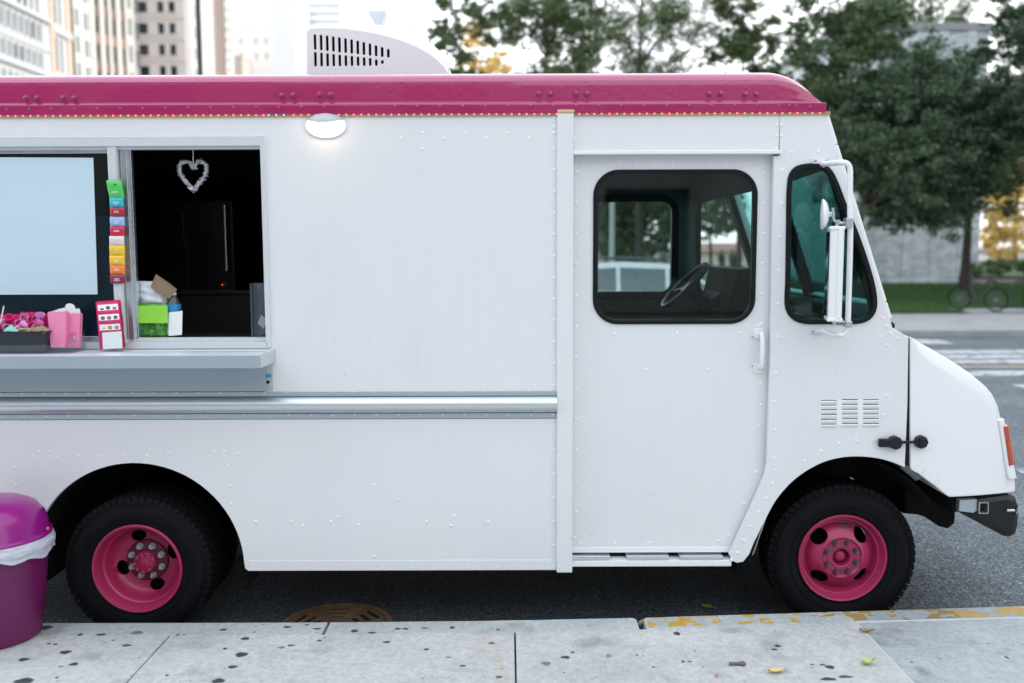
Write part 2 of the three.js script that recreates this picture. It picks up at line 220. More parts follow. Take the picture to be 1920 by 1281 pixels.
// far side of the street
const FK = G(1790, 632).z, LAWN = G(1790, 588, 0.15).z;
const paleConc = std([0.40, 0.395, 0.40], 0.9, { map: rep(tex(256, 256, (u, v) => 0.86 + 0.16 * (fbm(u, v, 8, 4, 101) - 0.5)), 0.3) });
struct('far_kerb', box(-100, 100, 0, 0.15, FK - 0.18, FK, 0.01), paleConc);
struct('far_pavement', flatUV(box(-100, 100, -0.05, 0.146, LAWN, FK - 0.182)), paleConc);
struct('plaza', flatUV(box(-100, 7.6, -0.05, 0.148, -90, LAWN - 0.002)), std([0.60, 0.53, 0.47], 0.9));
const grassMap = tex(512, 512, (u, v) => { const a = fbm(u, v, 60, 3, 111), b = fbm(u, v, 6, 3, 112); const k = 0.6 + 0.5 * (a - 0.5) + 0.5 * (b - 0.5); return [0.21 * k + 0.02, 0.42 * k + 0.03, 0.17 * k + 0.02]; });
const lawnY = (z) => 0.16 + Math.max(0, (LAWN - z)) * 0.004;
struct('lawn', flatUV(loft([[V3(7.6, 0.16, LAWN - 0.02), V3(60, 0.16, LAWN - 0.02)], [V3(7.6, lawnY(-31), -31), V3(60, lawnY(-31), -31)], [V3(7.6, lawnY(-90), -90), V3(60, lawnY(-90), -90)]].map((r) => r.reverse()))), std([0.9, 0.9, 0.9], 0.95, { map: rep(grassMap, 0.15) }));
struct('lawn_path', flatUV(box(12.7, 60, 0.1, 0.19, LAWN - 1.5, LAWN - 0.03)), paleConc);
{
  seed_ = 99; const blade = new THREE.BufferGeometry(); blade.setAttribute('position', new THREE.Float32BufferAttribute([-0.012, 0, 0, 0.012, 0, 0, 0.004, 0.09, 0.02], 3)); blade.computeVertexNormals();
  const N = 90000, im = new THREE.InstancedMesh(blade, std([0.05, 0.12, 0.035], 0.9, { side: THREE.DoubleSide }), N), m = new THREE.Matrix4(), q = new THREE.Quaternion();
  for (let i = 0; i < N; i++) { const z = LAWN - 0.06 - 17 * rnd() ** 1.4, x = rr(7.8, 26); if (x > 12.6 && z > LAWN - 1.6) { im.setMatrixAt(i, m.makeScale(0, 0, 0)); continue; } const s = rr(0.6, 1.4) * (1 + (LAWN - z) * 0.03); m.compose(V3(x, lawnY(z) - 0.005, z), q.setFromEuler(new THREE.Euler(rr(-0.4, 0.4), rr(0, 6.28), rr(-0.4, 0.4))), V3(s, s, s)); im.setMatrixAt(i, m); }
  im.name = 'grass'; im.userData = { kind: 'stuff', label: 'short dark green grass of the lawn before the stone wall', category: 'grass' }; im.receiveShadow = true; scene.add(im);
}
{ // painted crossing: bars laid along the street, worn
  const cw = struct('crosswalk'), line = std([0.46, 0.48, 0.50], 0.8, { map: rep(tex(256, 256, (u, v) => { const a = fbm(u, v, 24, 4, 121); return a > 0.62 ? 0.62 : 0.97; }), 0.5) });
  const z0 = G(1790, 690).z, z1 = G(1790, 640).z;
  for (const [py0, py1, p0, p1] of [[637, 645, 1690, 1792], [657, 663.5, 1745, 2080], [666, 672.5, 1745, 2100], [675, 682, 1745, 2150], [696, 705, 1800, 2180], [722, 734, 1940, 2250]]) mesh('stripe', sheet(G(p0, py1).x, G(p1, py1).x, G(1790, py0).z, G(1790, py1).z, 0.004), line, cw);
  struct('centre_line', sheet(-60, 60, G(1790, 687.5).z - 0.02, G(1790, 689).z + 0.02, 0.0045), std([0.46, 0.36, 0.27], 0.8));
  struct('lane_mark', sheet(G(1904, 882).x, G(2050, 882).x, G(1910, 880).z, G(1910, 889).z, 0.004), line);
}
// ---------------------------------------------------------------- the food truck
const TW = 2.3, ZF = -TW;                         // the far side's outer face
const truck = thing('food_truck', 'white step van food truck with a magenta roof, parked at the kerb', 'food truck', V3(-0.6, 0, -1.15));
const P = (n, g, m) => wpart(n, g, m, truck);
const grp = (n) => { const o = new THREE.Group(); o.name = n; o.position.copy(truck.position).negate(); truck.add(o); return o; };
const stuff = (o) => { o.userData.kind = 'stuff'; return o; };
const rivetGeo = new THREE.SphereGeometry(0.0092, 10, 5, 0, 6.2832, 0, 1.5708).scale(1, 0.36, 1).rotateX(Math.PI / 2);
const rivets = (list, z, parent, m = whitePlain, s = 1) => stuff(mesh('rivets', M(list.map(([a, b]) => { const p = S(a, b, z); return rivetGeo.clone().scale(s, s, s).translate(p.x, p.y, z); })), m, parent));
const line = (x0, y0, x1, y1, n) => Array.from({ length: n }, (_, i) => [x0 + (x1 - x0) * i / (n - 1), y0 + (y1 - y0) * i / (n - 1)]);
const XR = -3.75;                                  // rear end, out of the picture
const yRoof0 = Y(214), yBelt0 = Y(735), yBelt1 = Y(785), ySkirt = Y(1069.5), xB0 = X(1044), xB1 = X(1074), xWin = X(498, 450), yWinT = Y(258), yWinB = Y(648);
const archPts = (cx, cy, r, a0, a1, n, r2 = r) => Array.from({ length: n + 1 }, (_, i) => { const t = rad(a0 + (a1 - a0) * i / n); return V3(cx + r * Math.cos(t), cy + r2 * Math.sin(t), 0); });
// upper side wall with the opening of the serving window
const upper = P('side_panel', ext([V3(XR, yBelt0, 0), V3(xB0 + 0.01, yBelt0, 0), V3(xB0 + 0.01, yRoof0 + 0.03, 0), V3(XR, yRoof0 + 0.03, 0)], -0.03, 0, 0.002, [rrect(-3.45, xWin, yWinB, yWinT, 0.012, 2)]), white);
rivets([[752, 260], [792, 249], [832, 260], [872, 249], [912, 260], [952, 249], [992, 260], [792, 279], [1039, 220], ...line(1039.5, 238, 1039.5, 722, 13), [1039, 249]], 0, upper);
mesh('seam', box(X(1036.5), X(1038), yBelt0, yRoof0, -0.001, 0.0012), whitePlain, upper);
// lower side wall with the rear wheel arch
const RA = S(259, 1064), rArch = (X(458, 1064) - X(60, 1064)) / 2;
const lowerPts = [V3(XR, yBelt1, 0), V3(XR, ySkirt, 0), V3(RA.x - rArch - 0.02, ySkirt, 0), V3(RA.x - rArch - 0.004, ySkirt + 0.012, 0), ...archPts(RA.x, RA.y, rArch, 180, 2, 40), V3(RA.x + rArch + 0.004, ySkirt + 0.012, 0), V3(RA.x + rArch + 0.02, ySkirt, 0), V3(xB0 + 0.01, ySkirt, 0), V3(xB0 + 0.01, yBelt1, 0)];
const lower = P('lower_side_panel', ext(lowerPts, -0.03, 0, 0.002), white);
rivets([...line(62, 857, 445, 848, 10).map(([a, b], i) => [a, i % 2 ? b + 3 : b]), [72, 848], [92, 848], [400, 846], [419, 846], [420, 857], [427, 874], [431, 911], [433, 945], [28, 877], [30, 911], ...line(718, 1064, 984, 1063, 6), [702, 1044], [700, 909], [620, 979], [480, 979], [800, 979], [852, 968], [915, 979], [745, 938], [845, 986], ...line(1039.5, 800, 1039.5, 1023, 6), [1038, 1062], [672, 984], [634, 970], [545, 979], [568, 986]], 0, lower);
mesh('skirt_fold', box(RA.x + rArch + 0.02, xB0, ySkirt + 0.001, Y(1050), -0.002, 0.0022, 0.002), white, lower);
// belt: two riveted strips and a half-round rub rail
const half = (x0, x1, cy, cz, r, n, toZ = 1) => loft([x0, x1].map((x) => Array.from({ length: n + 1 }, (_, i) => { const t = Math.PI * i / n; return V3(x, cy + r * Math.cos(t), cz + toZ * r * Math.sin(t)); })));
const rr0 = (Y(743) - Y(773)) / 2, rry = (Y(743) + Y(773)) / 2;
const belt = P('rub_rail', M(half(XR, xB0, rry, 0.004, rr0, 28), new THREE.CircleGeometry(rr0, 24).rotateY(Math.PI / 2).translate(xB0, rry, 0.004)), std([0.66, 0.70, 0.74], 0.4, { metalness: 0.9 }));
mesh('strip', box(XR, xB0, Y(742), Y(733), -0.005, 0.006, 0.002), aluDull, belt);
mesh('strip', box(XR, xB0, Y(784), Y(774), -0.005, 0.006, 0.002), aluDull, belt);
rivets([...line(0, 738, 1032, 734, 26)], 0.006, belt, alu, 0.75); rivets([...line(4, 781, 1036, 778, 26)], 0.006, belt, alu, 0.75);
// door post, header above the door with its lip
P('door_post', box(xB0, xB1, Y(1072), Y(213), -0.04, 0.020, 0.004), white);
const header = P('door_header', box(xB1, X(1461, 250), Y(288), yRoof0 + 0.03, -0.02, 0, 0.002), white);
mesh('lip', box(xB1, X(1463, 287), Y(291), Y(283.5), -0.03, 0.022, 0.004), whitePlain, header);
rivets([[1077, 259], [1456, 234], [1456, 254], [1456, 279]], 0, header);
// sliding door
const ZD = -0.045, xd = (a, b) => X(a, b, ZD);
const door = P('cab_door', ext([S(1060, 280, ZD), S(1466, 280, ZD), S(1458, 760, ZD), S(1452, 885, ZD), S(1380, 1036, ZD), S(1060, 1036, ZD)].reverse(), ZD - 0.03, ZD, 0.002, [rrect(X(1119, 460, ZD), X(1411, 460, ZD), Y(601, 1200, ZD), Y(326, 1200, ZD), 0.105, 10)]), white);
rivets([...line(1092, 302, 1430, 303, 11), [1080, 322], ...line(1080, 380, 1080, 960, 11), ...line(1433, 325, 1427, 720, 8), [1425, 609], [1420, 611], ...line(1152, 626, 1388, 625, 3), ...line(1211, 694, 1328, 694, 2), [1419, 886], [1395, 945], [1366, 1004], [1346, 1015], [1077, 1009], [1088, 1019], ...line(1152, 1019, 1218, 1018, 2), [1427, 760], [1424, 800]], ZD, door);
mesh('bottom_fold', box(xd(1062, 1030), xd(1372, 1030), Y(1036, 1200, ZD), Y(1026, 1200, ZD), ZD - 0.01, ZD + 0.003, 0.002), whitePlain, door);
const ring = (outer, w, z0, z1, b = 0.004) => ext(outer, z0, z1, b, [inset(outer, w).reverse()]);
const dwin = rrect(X(1112, 460, ZD), X(1418.5, 460, ZD), Y(608, 1200, ZD), Y(318, 1200, ZD), 0.128, 12);
mesh('gasket', ring(dwin, 0.022, ZD - 0.034, ZD + 0.010, 0.005), gasketM, door);
mesh('pane', ext(inset(dwin, 0.017), ZD - 0.014, ZD - 0.009, 0), glassDoor, door);
{ // grab handle
  const p0 = S(1420, 625, ZD), p1 = S(1420, 690, ZD), c = X(1425, 655, ZD), k = 0.012;
  const plate = (y) => ext(rrect(c - 0.036, c + 0.02, y - 0.028, y + 0.026, 0.02, 5).map((p) => p), ZD, ZD + 0.006, 0.002);
  const grip = tube([V3(c, p0.y - 0.004, ZD), V3(c, p0.y - 0.01, ZD + 0.035), V3(c, (p0.y + p1.y) / 2, ZD + 0.045), V3(c, p1.y + 0.01, ZD + 0.035), V3(c, p1.y + 0.004, ZD)], k, 24, 10).scale(1, 1, 1);
  mesh('handle', M(plate(p0.y), plate(p1.y), grip), whitePlain, door);
  rivets([[1411, 632], [1411, 686], [1430, 692]], ZD + 0.006, door, galv, 0.55);
}
// step under the door
const step = P('door_step', M(box(xB1, X(1372, 1050), Y(1063, 1200), Y(1052, 1200), -0.12, -0.002, 0.003), box(xB1, X(1385, 1040), Y(1042, 1200) - 0.004, Y(1042, 1200), -0.12, -0.07)), whitePlain);
for (const [a, b] of [[1072, 1144], [1175, 1255], [1275, 1356]]) mesh('tread_plate', box(X(a, 1047), X(b, 1047), Y(1051.5, 1200), Y(1044, 1200), -0.075, -0.006, 0.002).translate(0, 0, 0), alu, step);
mesh('track', box(xB1, X(1385, 1045), Y(1062, 1200), Y(1043, 1200), -0.16, -0.08), darkM, step);

// cab side forward of the door, with the quarter window and front wheel arch
const qOut = smooth([[100, 1000], [103, 850], [105, 700], [108, 500], [112, 300], [125, 215], [160, 170], [220, 151], [300, 150], [352, 163], [385, 192], [420, 260], [470, 390], [540, 560], [600, 730], [640, 870], [655, 970], [650, 1030], [620, 1080], [570, 1107], [500, 1115], [360, 1115], [220, 1113], [160, 1095], [115, 1050]].map(([a, b]) => S(1440 + a / 3.2036, 260 + b / 3.2036)), 90);
const archCurve = new THREE.CatmullRomCurve3(poly([[1414, 1018], [1433, 980], [1452, 944], [1470, 920], [1490, 900], [1515, 882], [1545, 867], [1575, 859], [1605, 856.5], [1640, 859], [1670, 866], [1697, 877]]), false, 'centripetal').getPoints(60);
const FA = S(1582, 1050), cabPts = [...poly([[1462, 212], [1462, 292], [1451, 292], [1446, 600], [1442, 760], [1438, 872], [1434, 892], [1425, 915], [1368, 1040], [1372, 1052], [1382, 1056], [1394, 1054], [1405, 1040]]), ...archCurve, ...poly([[1702, 760], [1704, 634], [1690, 624], [1674, 615], [1660, 568], [1620, 440], [1580, 312], [1550, 214]])];
const cab = P('cab_side', ext(cabPts, -0.035, 0, 0.004, [inset(qOut, 0.012)]), white);
rivets([...line(1467, 319, 1459, 570, 5), [1460, 632], [1469, 635], [1590, 633], [1465, 234], [1465, 254], [1485, 285], [1534, 284], [1656, 597], [1663, 612], [1670, 625], [1684, 635], [1650, 632], [1664, 648], ...line(1455, 700, 1452, 860, 4), [1664, 742], [1657, 778], [1605, 827], [1574, 832], [1540, 846], [1509, 865], [1453, 883], [1448, 907], [1437, 935], [1423, 961], [1409, 988], [1395, 1014], [1383, 1037], [1372, 1050]], 0, cab);
mesh('gasket', ring(qOut, 0.026, -0.03, 0.012, 0.006), gasketM, cab);
mesh('pane', ext(inset(qOut, 0.02), -0.012, -0.007, 0), glassTeal, cab);
{ // pressed louvres
  const lv = mesh('vent', box(X(1537, 770), X(1650, 770), Y(797, 1590), Y(749, 1590), -0.004, 0.0012), whitePlain, cab);
  const lg = (w) => { const pr = [[0.020, -0.001], [0.0185, 0.0075], [0.016, 0.0088], [0.011, 0.0075], [0.005, 0.003], [0, -0.001]]; const rows = []; for (const [x, k] of [[-w / 2, 0.05], [-w / 2 + 0.006, 0.75], [-w / 2 + 0.014, 1], [w / 2 - 0.014, 1], [w / 2 - 0.006, 0.75], [w / 2, 0.05]]) rows.push(pr.map(([y, z]) => V3(x, y, z * k))); return loft(rows); };
  for (let c = 0; c < 3; c++) for (let r = 0; r < 6; r++) { const w = (X(1570, 760) - X(1538, 760)), p = S(1554 + c * 39.6, 752 + r * 8.9 + (c ? -1.2 : 0)); const o = mesh('louvre', M(lg(w).translate(p.x, p.y - 0.018, 0.001)), whitePlain, cab);
    mesh('slot', box(p.x - w * 0.46, p.x + w * 0.46, p.y + 0.0018, p.y + 0.0052, 0, 0.0028), darkM, cab); }
}
// trim strip and dirty jamb behind the door edge, mud flange of the arch
P('arch_flange', loft([...Array(12)].map((_, i) => { const t = i / 11, p = S(1414 - 16 * 0 + t * 38, 1046 - t * 108); return [V3(p.x - 0.01, p.y, -0.012), V3(p.x + 0.012, p.y + 0.008, -0.05)]; })), whitePlain);

// far side of the truck, same windows
const farHoleD = rrect(X(1119), X(1411), Y(601, 1200), Y(326, 1200), 0.105, 8), farQ = inset(qOut, 0.012);
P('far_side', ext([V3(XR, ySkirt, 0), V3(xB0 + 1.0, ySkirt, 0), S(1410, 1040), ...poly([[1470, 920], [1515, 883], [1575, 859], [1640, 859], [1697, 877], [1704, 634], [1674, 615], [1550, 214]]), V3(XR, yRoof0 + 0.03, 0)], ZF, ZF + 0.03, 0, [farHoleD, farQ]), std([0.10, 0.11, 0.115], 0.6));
{
  const fw = grp('far_window'); const o = rrect(X(1112), X(1418), Y(608, 1200), Y(318, 1200), 0.128, 10);
  mesh('gasket', ring(o, 0.055, ZF - 0.01, ZF + 0.045, 0.004), gasketM, fw);
  const xm = X(1170) + 0.05; mesh('slider_rail', box(xm - 0.022, xm + 0.022, Y(604, 1200), Y(322, 1200), ZF, ZF + 0.04, 0.004), gasketM, fw);
  mesh('pane', ext(inset(o, 0.04), ZF + 0.010, ZF + 0.015, 0), glassClear, fw);
  const fq = grp('far_quarter_window'); mesh('gasket', ring(qOut, 0.03, ZF - 0.01, ZF + 0.045, 0.004), gasketM, fq); mesh('pane', ext(inset(qOut, 0.02), ZF + 0.010, ZF + 0.015, 0), glassClear, fq);
}
// inside shell
const xBulk = X(1085) - 0.06, yFloor = 0.60;
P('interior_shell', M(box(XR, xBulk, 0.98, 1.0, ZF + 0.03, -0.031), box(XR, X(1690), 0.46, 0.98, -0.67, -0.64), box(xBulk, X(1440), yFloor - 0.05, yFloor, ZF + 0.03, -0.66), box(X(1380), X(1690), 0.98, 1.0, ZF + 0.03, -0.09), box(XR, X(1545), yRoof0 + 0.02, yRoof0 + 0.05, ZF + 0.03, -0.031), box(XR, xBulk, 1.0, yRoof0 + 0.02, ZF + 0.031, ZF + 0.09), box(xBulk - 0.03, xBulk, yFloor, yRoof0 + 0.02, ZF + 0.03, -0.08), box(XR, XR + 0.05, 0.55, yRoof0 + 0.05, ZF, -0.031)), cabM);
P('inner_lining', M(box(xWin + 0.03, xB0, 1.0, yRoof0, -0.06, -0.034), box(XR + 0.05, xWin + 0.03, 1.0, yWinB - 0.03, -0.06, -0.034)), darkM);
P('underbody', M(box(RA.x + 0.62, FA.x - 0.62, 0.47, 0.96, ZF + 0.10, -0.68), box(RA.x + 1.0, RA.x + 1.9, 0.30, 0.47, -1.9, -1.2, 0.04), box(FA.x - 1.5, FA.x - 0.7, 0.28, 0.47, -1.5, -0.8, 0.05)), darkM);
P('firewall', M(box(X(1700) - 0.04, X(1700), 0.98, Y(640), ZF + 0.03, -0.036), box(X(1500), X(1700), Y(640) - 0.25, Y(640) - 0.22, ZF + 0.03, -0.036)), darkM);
// windscreen: slanted frame, two panes, centre bar
{
  const A = S(1548, 214), B = S(1668, 600), L = A.distanceTo(B), ang = Math.atan2(A.y - B.y, A.x - B.x), ws = grp('windscreen');
  const put = (g) => g.rotateZ(ang).translate(B.x, B.y, 0);
  mesh('frame', M(put(box(0.0, 0.09, -0.02, 0.03, ZF, -0.005, 0.01)), put(box(L - 0.16, L, -0.02, 0.03, ZF, -0.005, 0.01)), put(box(0.09, L - 0.16, -0.02, 0.03, ZF, ZF + 0.10, 0.01)), put(box(0.09, L - 0.16, -0.02, 0.03, -0.10, -0.005, 0.01))), whitePlain, ws);
  mesh('centre_bar', put(box(0.05, L - 0.1, -0.014, 0.045, -1.19, -1.11, 0.01)), gasketM, ws);
  mesh('inner_pillar', put(box(0.0, L, 0.03, 0.07, ZF + 0.03, ZF + 0.12)), cabM, ws); mesh('inner_pillar', put(box(0, L, 0.03, 0.05, -0.09, -0.037)), cabM, ws);
  for (const [a, b] of [[ZF + 0.09, -1.18], [-1.12, -0.09]]) mesh('pane', put(box(0.07, L - 0.14, 0.0, 0.005, a, b)), glassTeal, ws);
  for (const [zz, s] of [[-1.9, 1], [-0.75, 1]]) { const w = mesh('wiper', M(put(bar(V3(0.12, -0.02, zz), V3(0.42, -0.02, zz + 0.25 * s), 0.006, 0.004)), put(bar(V3(0.22, -0.016, zz + 0.08), V3(0.62, -0.016, zz + 0.42), 0.007))), gasketM, ws); }
  P('visor_panel', put(box(L - 0.26, L - 0.02, 0.04, 0.30, ZF + 0.03, -0.04, 0.02)), cabM);
}
P('cowl', loft([[1700, 632], [1688, 623], [1674, 615.5]].map(([a, b]) => { const p = S(a, b); return [V3(p.x, p.y - 0.002, -0.004), V3(p.x, p.y + 0.02, -0.5), V3(p.x, p.y + 0.02, -1.8), V3(p.x, p.y - 0.002, ZF)]; })), whitePlain);
// dashboard, steering wheel, seat
{
  const zW = -1.72, c = S(1284, 536, zW), tilt = rad(45);
  const col = grp('steering_wheel'); const rim = new THREE.TorusGeometry(0.205, 0.018, 10, 48).rotateY(Math.PI / 2);
  const spokes = [90, 200, 340].map((a) => bar(V3(0.02, 0, 0), V3(0, 0.2 * Math.sin(rad(a)), 0.2 * Math.cos(rad(a))), 0.014, 0.01));
  const w = M(rim, ...spokes, new THREE.CylinderGeometry(0.045, 0.05, 0.03, 20).rotateZ(Math.PI / 2).translate(0.02, 0, 0)).rotateZ(-tilt);
  mesh('rim', w.translate(c.x, c.y, c.z), blackPlastic, col);
  mesh('column', bar(c.clone().add(V3(0.01, -0.01, 0)), c.clone().add(V3(0.42, -0.42, 0)), 0.035, 0.045), cabM, col);
  const d = (a, b) => S(a, b, -1.3);
  P('dashboard', M(ext([d(1355, 600), d(1378, 505), d(1405, 503), d(1420, 520), d(1445, 640), d(1355, 650)].reverse(), -2.1, -1.2, 0.012), box(X(1560, 600, -0.6), X(1695), Y(625), Y(596, 1600, -0.4), ZF + 0.04, -0.10, 0.04), box(X(1600), X(1695), Y(600), Y(560, 1600, -0.9), -1.4, -0.5, 0.06)), cabM);
  P('instrument_pod', M(ext([d(1372, 548), d(1384, 560), d(1376, 580), d(1352, 586), d(1348, 565)].reverse(), -2.0, -1.5, 0.01)), blackPlastic);
  P('driver_seat', M(box(c.x - 0.55, c.x - 0.1, 1.02, 1.14, -1.98, -1.48, 0.05), box(c.x - 0.62, c.x - 0.5, 1.12, 1.52, -1.96, -1.5, 0.05), box(c.x - 0.45, c.x - 0.2, yFloor, 1.02, -1.85, -1.6)), darkM);
}
// hood: rounded shoulders and a nose that narrows
{
  const out = [[1707, 633], [1722, 641], [1750, 656], [1776, 671], [1800, 686], [1826, 704], [1850, 724], [1864, 740], [1874, 760], [1880, 785], [1887, 820], [1895, 850], [1903, 880], [1908, 902], [1907, 924], [1860, 928], [1820, 930.5], [1780, 932], [1768, 923], [1753, 911], [1738, 900], [1722, 888], [1708, 879], [1707, 800], [1707, 710]];
  const rads = out.map(([a, b]) => (a < 1712 || b > 915 || (a < 1782 && b > 870) ? 0.004 : a < 1730 ? 0.05 : 0.075));
  const side = new THREE.CatmullRomCurve3(poly(out), true, 'catmullrom', 0.15); const n = 120, pts = [], rs = [];
  for (let i = 0; i < n; i++) { const u = i / n; pts.push(side.getPoint(u)); const k = u * out.length, a = Math.floor(k) % out.length, b = (a + 1) % out.length; rs.push(rads[a] + (rads[b] - rads[a]) * (k - Math.floor(k))); }
  const xN0 = X(1707), xE0 = X(1908, 900), tp = (x) => 0.10 * Math.max(0, (x - xN0) / (xE0 - xN0)) ** 2.2;
  pts.forEach((p, i) => { const k = (4.7 + tp(p.x) + rs[i] * 0.75) / 4.7; p.set(p.x * k, 2.05 + (p.y - 2.05) * k, 0); });
  const nrm = inset(pts, 1).map((p, i) => p.sub(pts[i]).normalize());
  const xN = X(1707), xE = X(1908, 900), taper = (x) => 0.10 * Math.max(0, (x - xN) / (xE - xN)) ** 2.2;
  const c = S(1800, 800); const rows = [];
  for (const k of [1, 0.75, 0.5, 0.25, 0.02]) rows.push(pts.map((p, i) => { const q = p.clone().addScaledVector(nrm[i], rs[i]); const r = V3(c.x + (q.x - c.x) * (1 - k), c.y + (q.y - c.y) * (1 - k), 0); r.z = -taper(r.x); return r; }));
  for (let a = 0; a <= 6; a++) { const t = a / 6 * Math.PI / 2; rows.push(pts.map((p, i) => { const q = p.clone().addScaledVector(nrm[i], rs[i] * (1 - Math.sin(t))); q.z = -taper(q.x) - rs[i] * (1 - Math.cos(t)); return q; })); }
  rows.push(pts.map((p) => V3(p.x, p.y + (p.y > S(960, 780).y ? 0.02 : 0), -0.6)), pts.map((p) => V3(p.x, p.y + (p.y > S(960, 780).y ? 0.025 : 0), ZF / 2)));
  const near = rows.map((r) => [...r, r[0]]), far = near.slice(0, -1).reverse().map((r) => r.map((p) => V3(p.x, p.y, ZF - p.z)));
  const hood = P('hood', loft([...near, ...far], 0.7), whitePlain);
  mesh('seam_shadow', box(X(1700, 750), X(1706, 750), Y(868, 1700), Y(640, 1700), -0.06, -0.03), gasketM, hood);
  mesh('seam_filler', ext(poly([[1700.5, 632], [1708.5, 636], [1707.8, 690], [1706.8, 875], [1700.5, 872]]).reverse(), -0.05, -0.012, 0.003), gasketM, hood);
  mesh('wheel_house_lip', loft([[1697, 872], [1712, 884], [1727, 897]].map(([a, b]) => { const p = S(a, b, -0.01); return [V3(p.x, p.y, -0.008), V3(p.x - 0.01, p.y - 0.025, -0.05)]; })), aluDull, hood);
  // latch over the seam
  const lp = S(1685, 829), q = S(1725, 828), lat = grp('hood_latch');
  const hex = (r, h) => new THREE.CylinderGeometry(r, r * 1.08, h, 8).rotateX(Math.PI / 2);
  mesh('latch_handle', M(box(X(1645, 829), X(1678, 829), lp.y - 0.022, lp.y + 0.022, 0.004, 0.03, 0.008), hex(0.034, 0.03).translate(X(1683), lp.y, 0.018)), blackPlastic, lat);
  mesh('latch_strap', box(X(1690), X(1720), q.y - 0.007, q.y + 0.007, 0.008, 0.022, 0.004), blackPlastic, lat);
  mesh('latch_catch', M(hex(0.033, 0.024).translate(q.x, q.y, 0.014), box(q.x - 0.014, q.x + 0.014, q.y - 0.024, q.y + 0.024, 0.02, 0.034, 0.006)), blackPlastic, lat);
  // corner lamp let into the nose
  const zl = -0.088, ql = (l) => l.map(([a, b]) => S(a, b, zl));
  const lm = grp('corner_light'); const turn = (g) => { const p = S(1888, 840, zl); return g.translate(-p.x, -p.y, -zl).rotateY(rad(10)).translate(p.x, p.y, zl + 0.006); };
  mesh('bezel', turn(ext(ql([[1870, 788], [1881, 785], [1908, 898], [1893, 899], [1889, 890]]).reverse(), zl - 0.05, zl + 0.002, 0.004)), whitePlain, lm);
  mesh('lens', turn(ext(ql([[1879, 799], [1888, 797], [1902, 870], [1891, 873]]).reverse(), zl - 0.03, zl + 0.010, 0.004)), phys([0.42, 0.030, 0.008], 0.15, { clearcoat: 1, clearcoatRoughness: 0.05 }), lm);
  const rib = []; for (let i = 0; i < 26; i++) { const t = i / 25, a = 1889 + t * 11, b = 801 + t * 66; const p = S(a - 2, b, zl); rib.push(turn(new THREE.SphereGeometry(0.004, 6, 4).translate(p.x, p.y, zl + 0.010))); }
  stuff(mesh('ribs', M(rib), phys([0.75, 0.22, 0.05], 0.15), lm));
}
// bumper and what hangs under the nose
{
  const zb = -0.12, b = ext(poly([[1838, 934], [1893, 926], [1908, 934], [1914, 950], [1913, 985], [1908, 1003], [1896, 1010], [1886, 1008], [1800, 962], [1806, 948]], zb).reverse(), -2.2, zb, 0.03);
  const bm = P('front_bumper', b, phys([0.010, 0.011, 0.013], 0.2, { specularIntensity: 0.7 }));
  mesh('bracket', ext(poly([[1796, 936], [1829, 935], [1829, 956], [1822, 960], [1795, 957]], zb).reverse(), zb - 0.02, zb + 0.02, 0.003), aluDull, bm);
  const t = rrect(X(1830, 948, zb), X(1848, 948, zb), Y(960, 1838, zb), Y(939, 1838, zb), 0.004, 2); mesh('tube_end', ext(t, zb, zb + 0.035, 0, [inset(t, 0.004).reverse()]), galv, bm);
  mesh('bolt', M(new THREE.CylinderGeometry(0.008, 0.008, 0.04, 10).rotateZ(Math.PI / 2).translate(X(1894, 957, zb), Y(957, 1894, zb), zb + 0.004), new THREE.TorusGeometry(0.014, 0.004, 6, 16).rotateY(1.2).scale(0.5, 1.2, 1).translate(X(1906, 959, zb), Y(959, 1906, zb), zb + 0.006)), galv, bm);
  P('axle_parts', M(ext(poly([[1690, 900], [1782, 935], [1786, 962], [1784, 978], [1772, 988], [1756, 984], [1735, 968], [1716, 962], [1690, 960]], -0.5).reverse(), -1.9, -0.45, 0.02), ext(poly([[1776, 934], [1812, 933], [1812, 950], [1786, 960]], -0.2).reverse(), -2.0, -0.18, 0.004), bar(V3(FA.x, 0.4, -0.35), V3(FA.x, 0.4, ZF + 0.35), 0.06), bar(V3(RA.x, 0.4, -0.3), V3(RA.x, 0.4, ZF + 0.3), 0.08), new THREE.SphereGeometry(0.17, 16, 12).translate(RA.x, 0.4, -1.15), box(XR, X(1780), 0.50, 0.6, -0.75, -0.65), box(XR, X(1780), 0.50, 0.6, -1.65, -1.55)), darkM);
  for (const c of [RA, FA]) P('wheel_well', loft([-0.031, -0.64].map((z) => archPts(c.x, c.y - 0.01, rArch * (c === FA ? 0.99 : 1.02), c === FA ? 30 : -12, 192, 32).map((p) => V3(p.x, p.y, z)))), darkM);
}
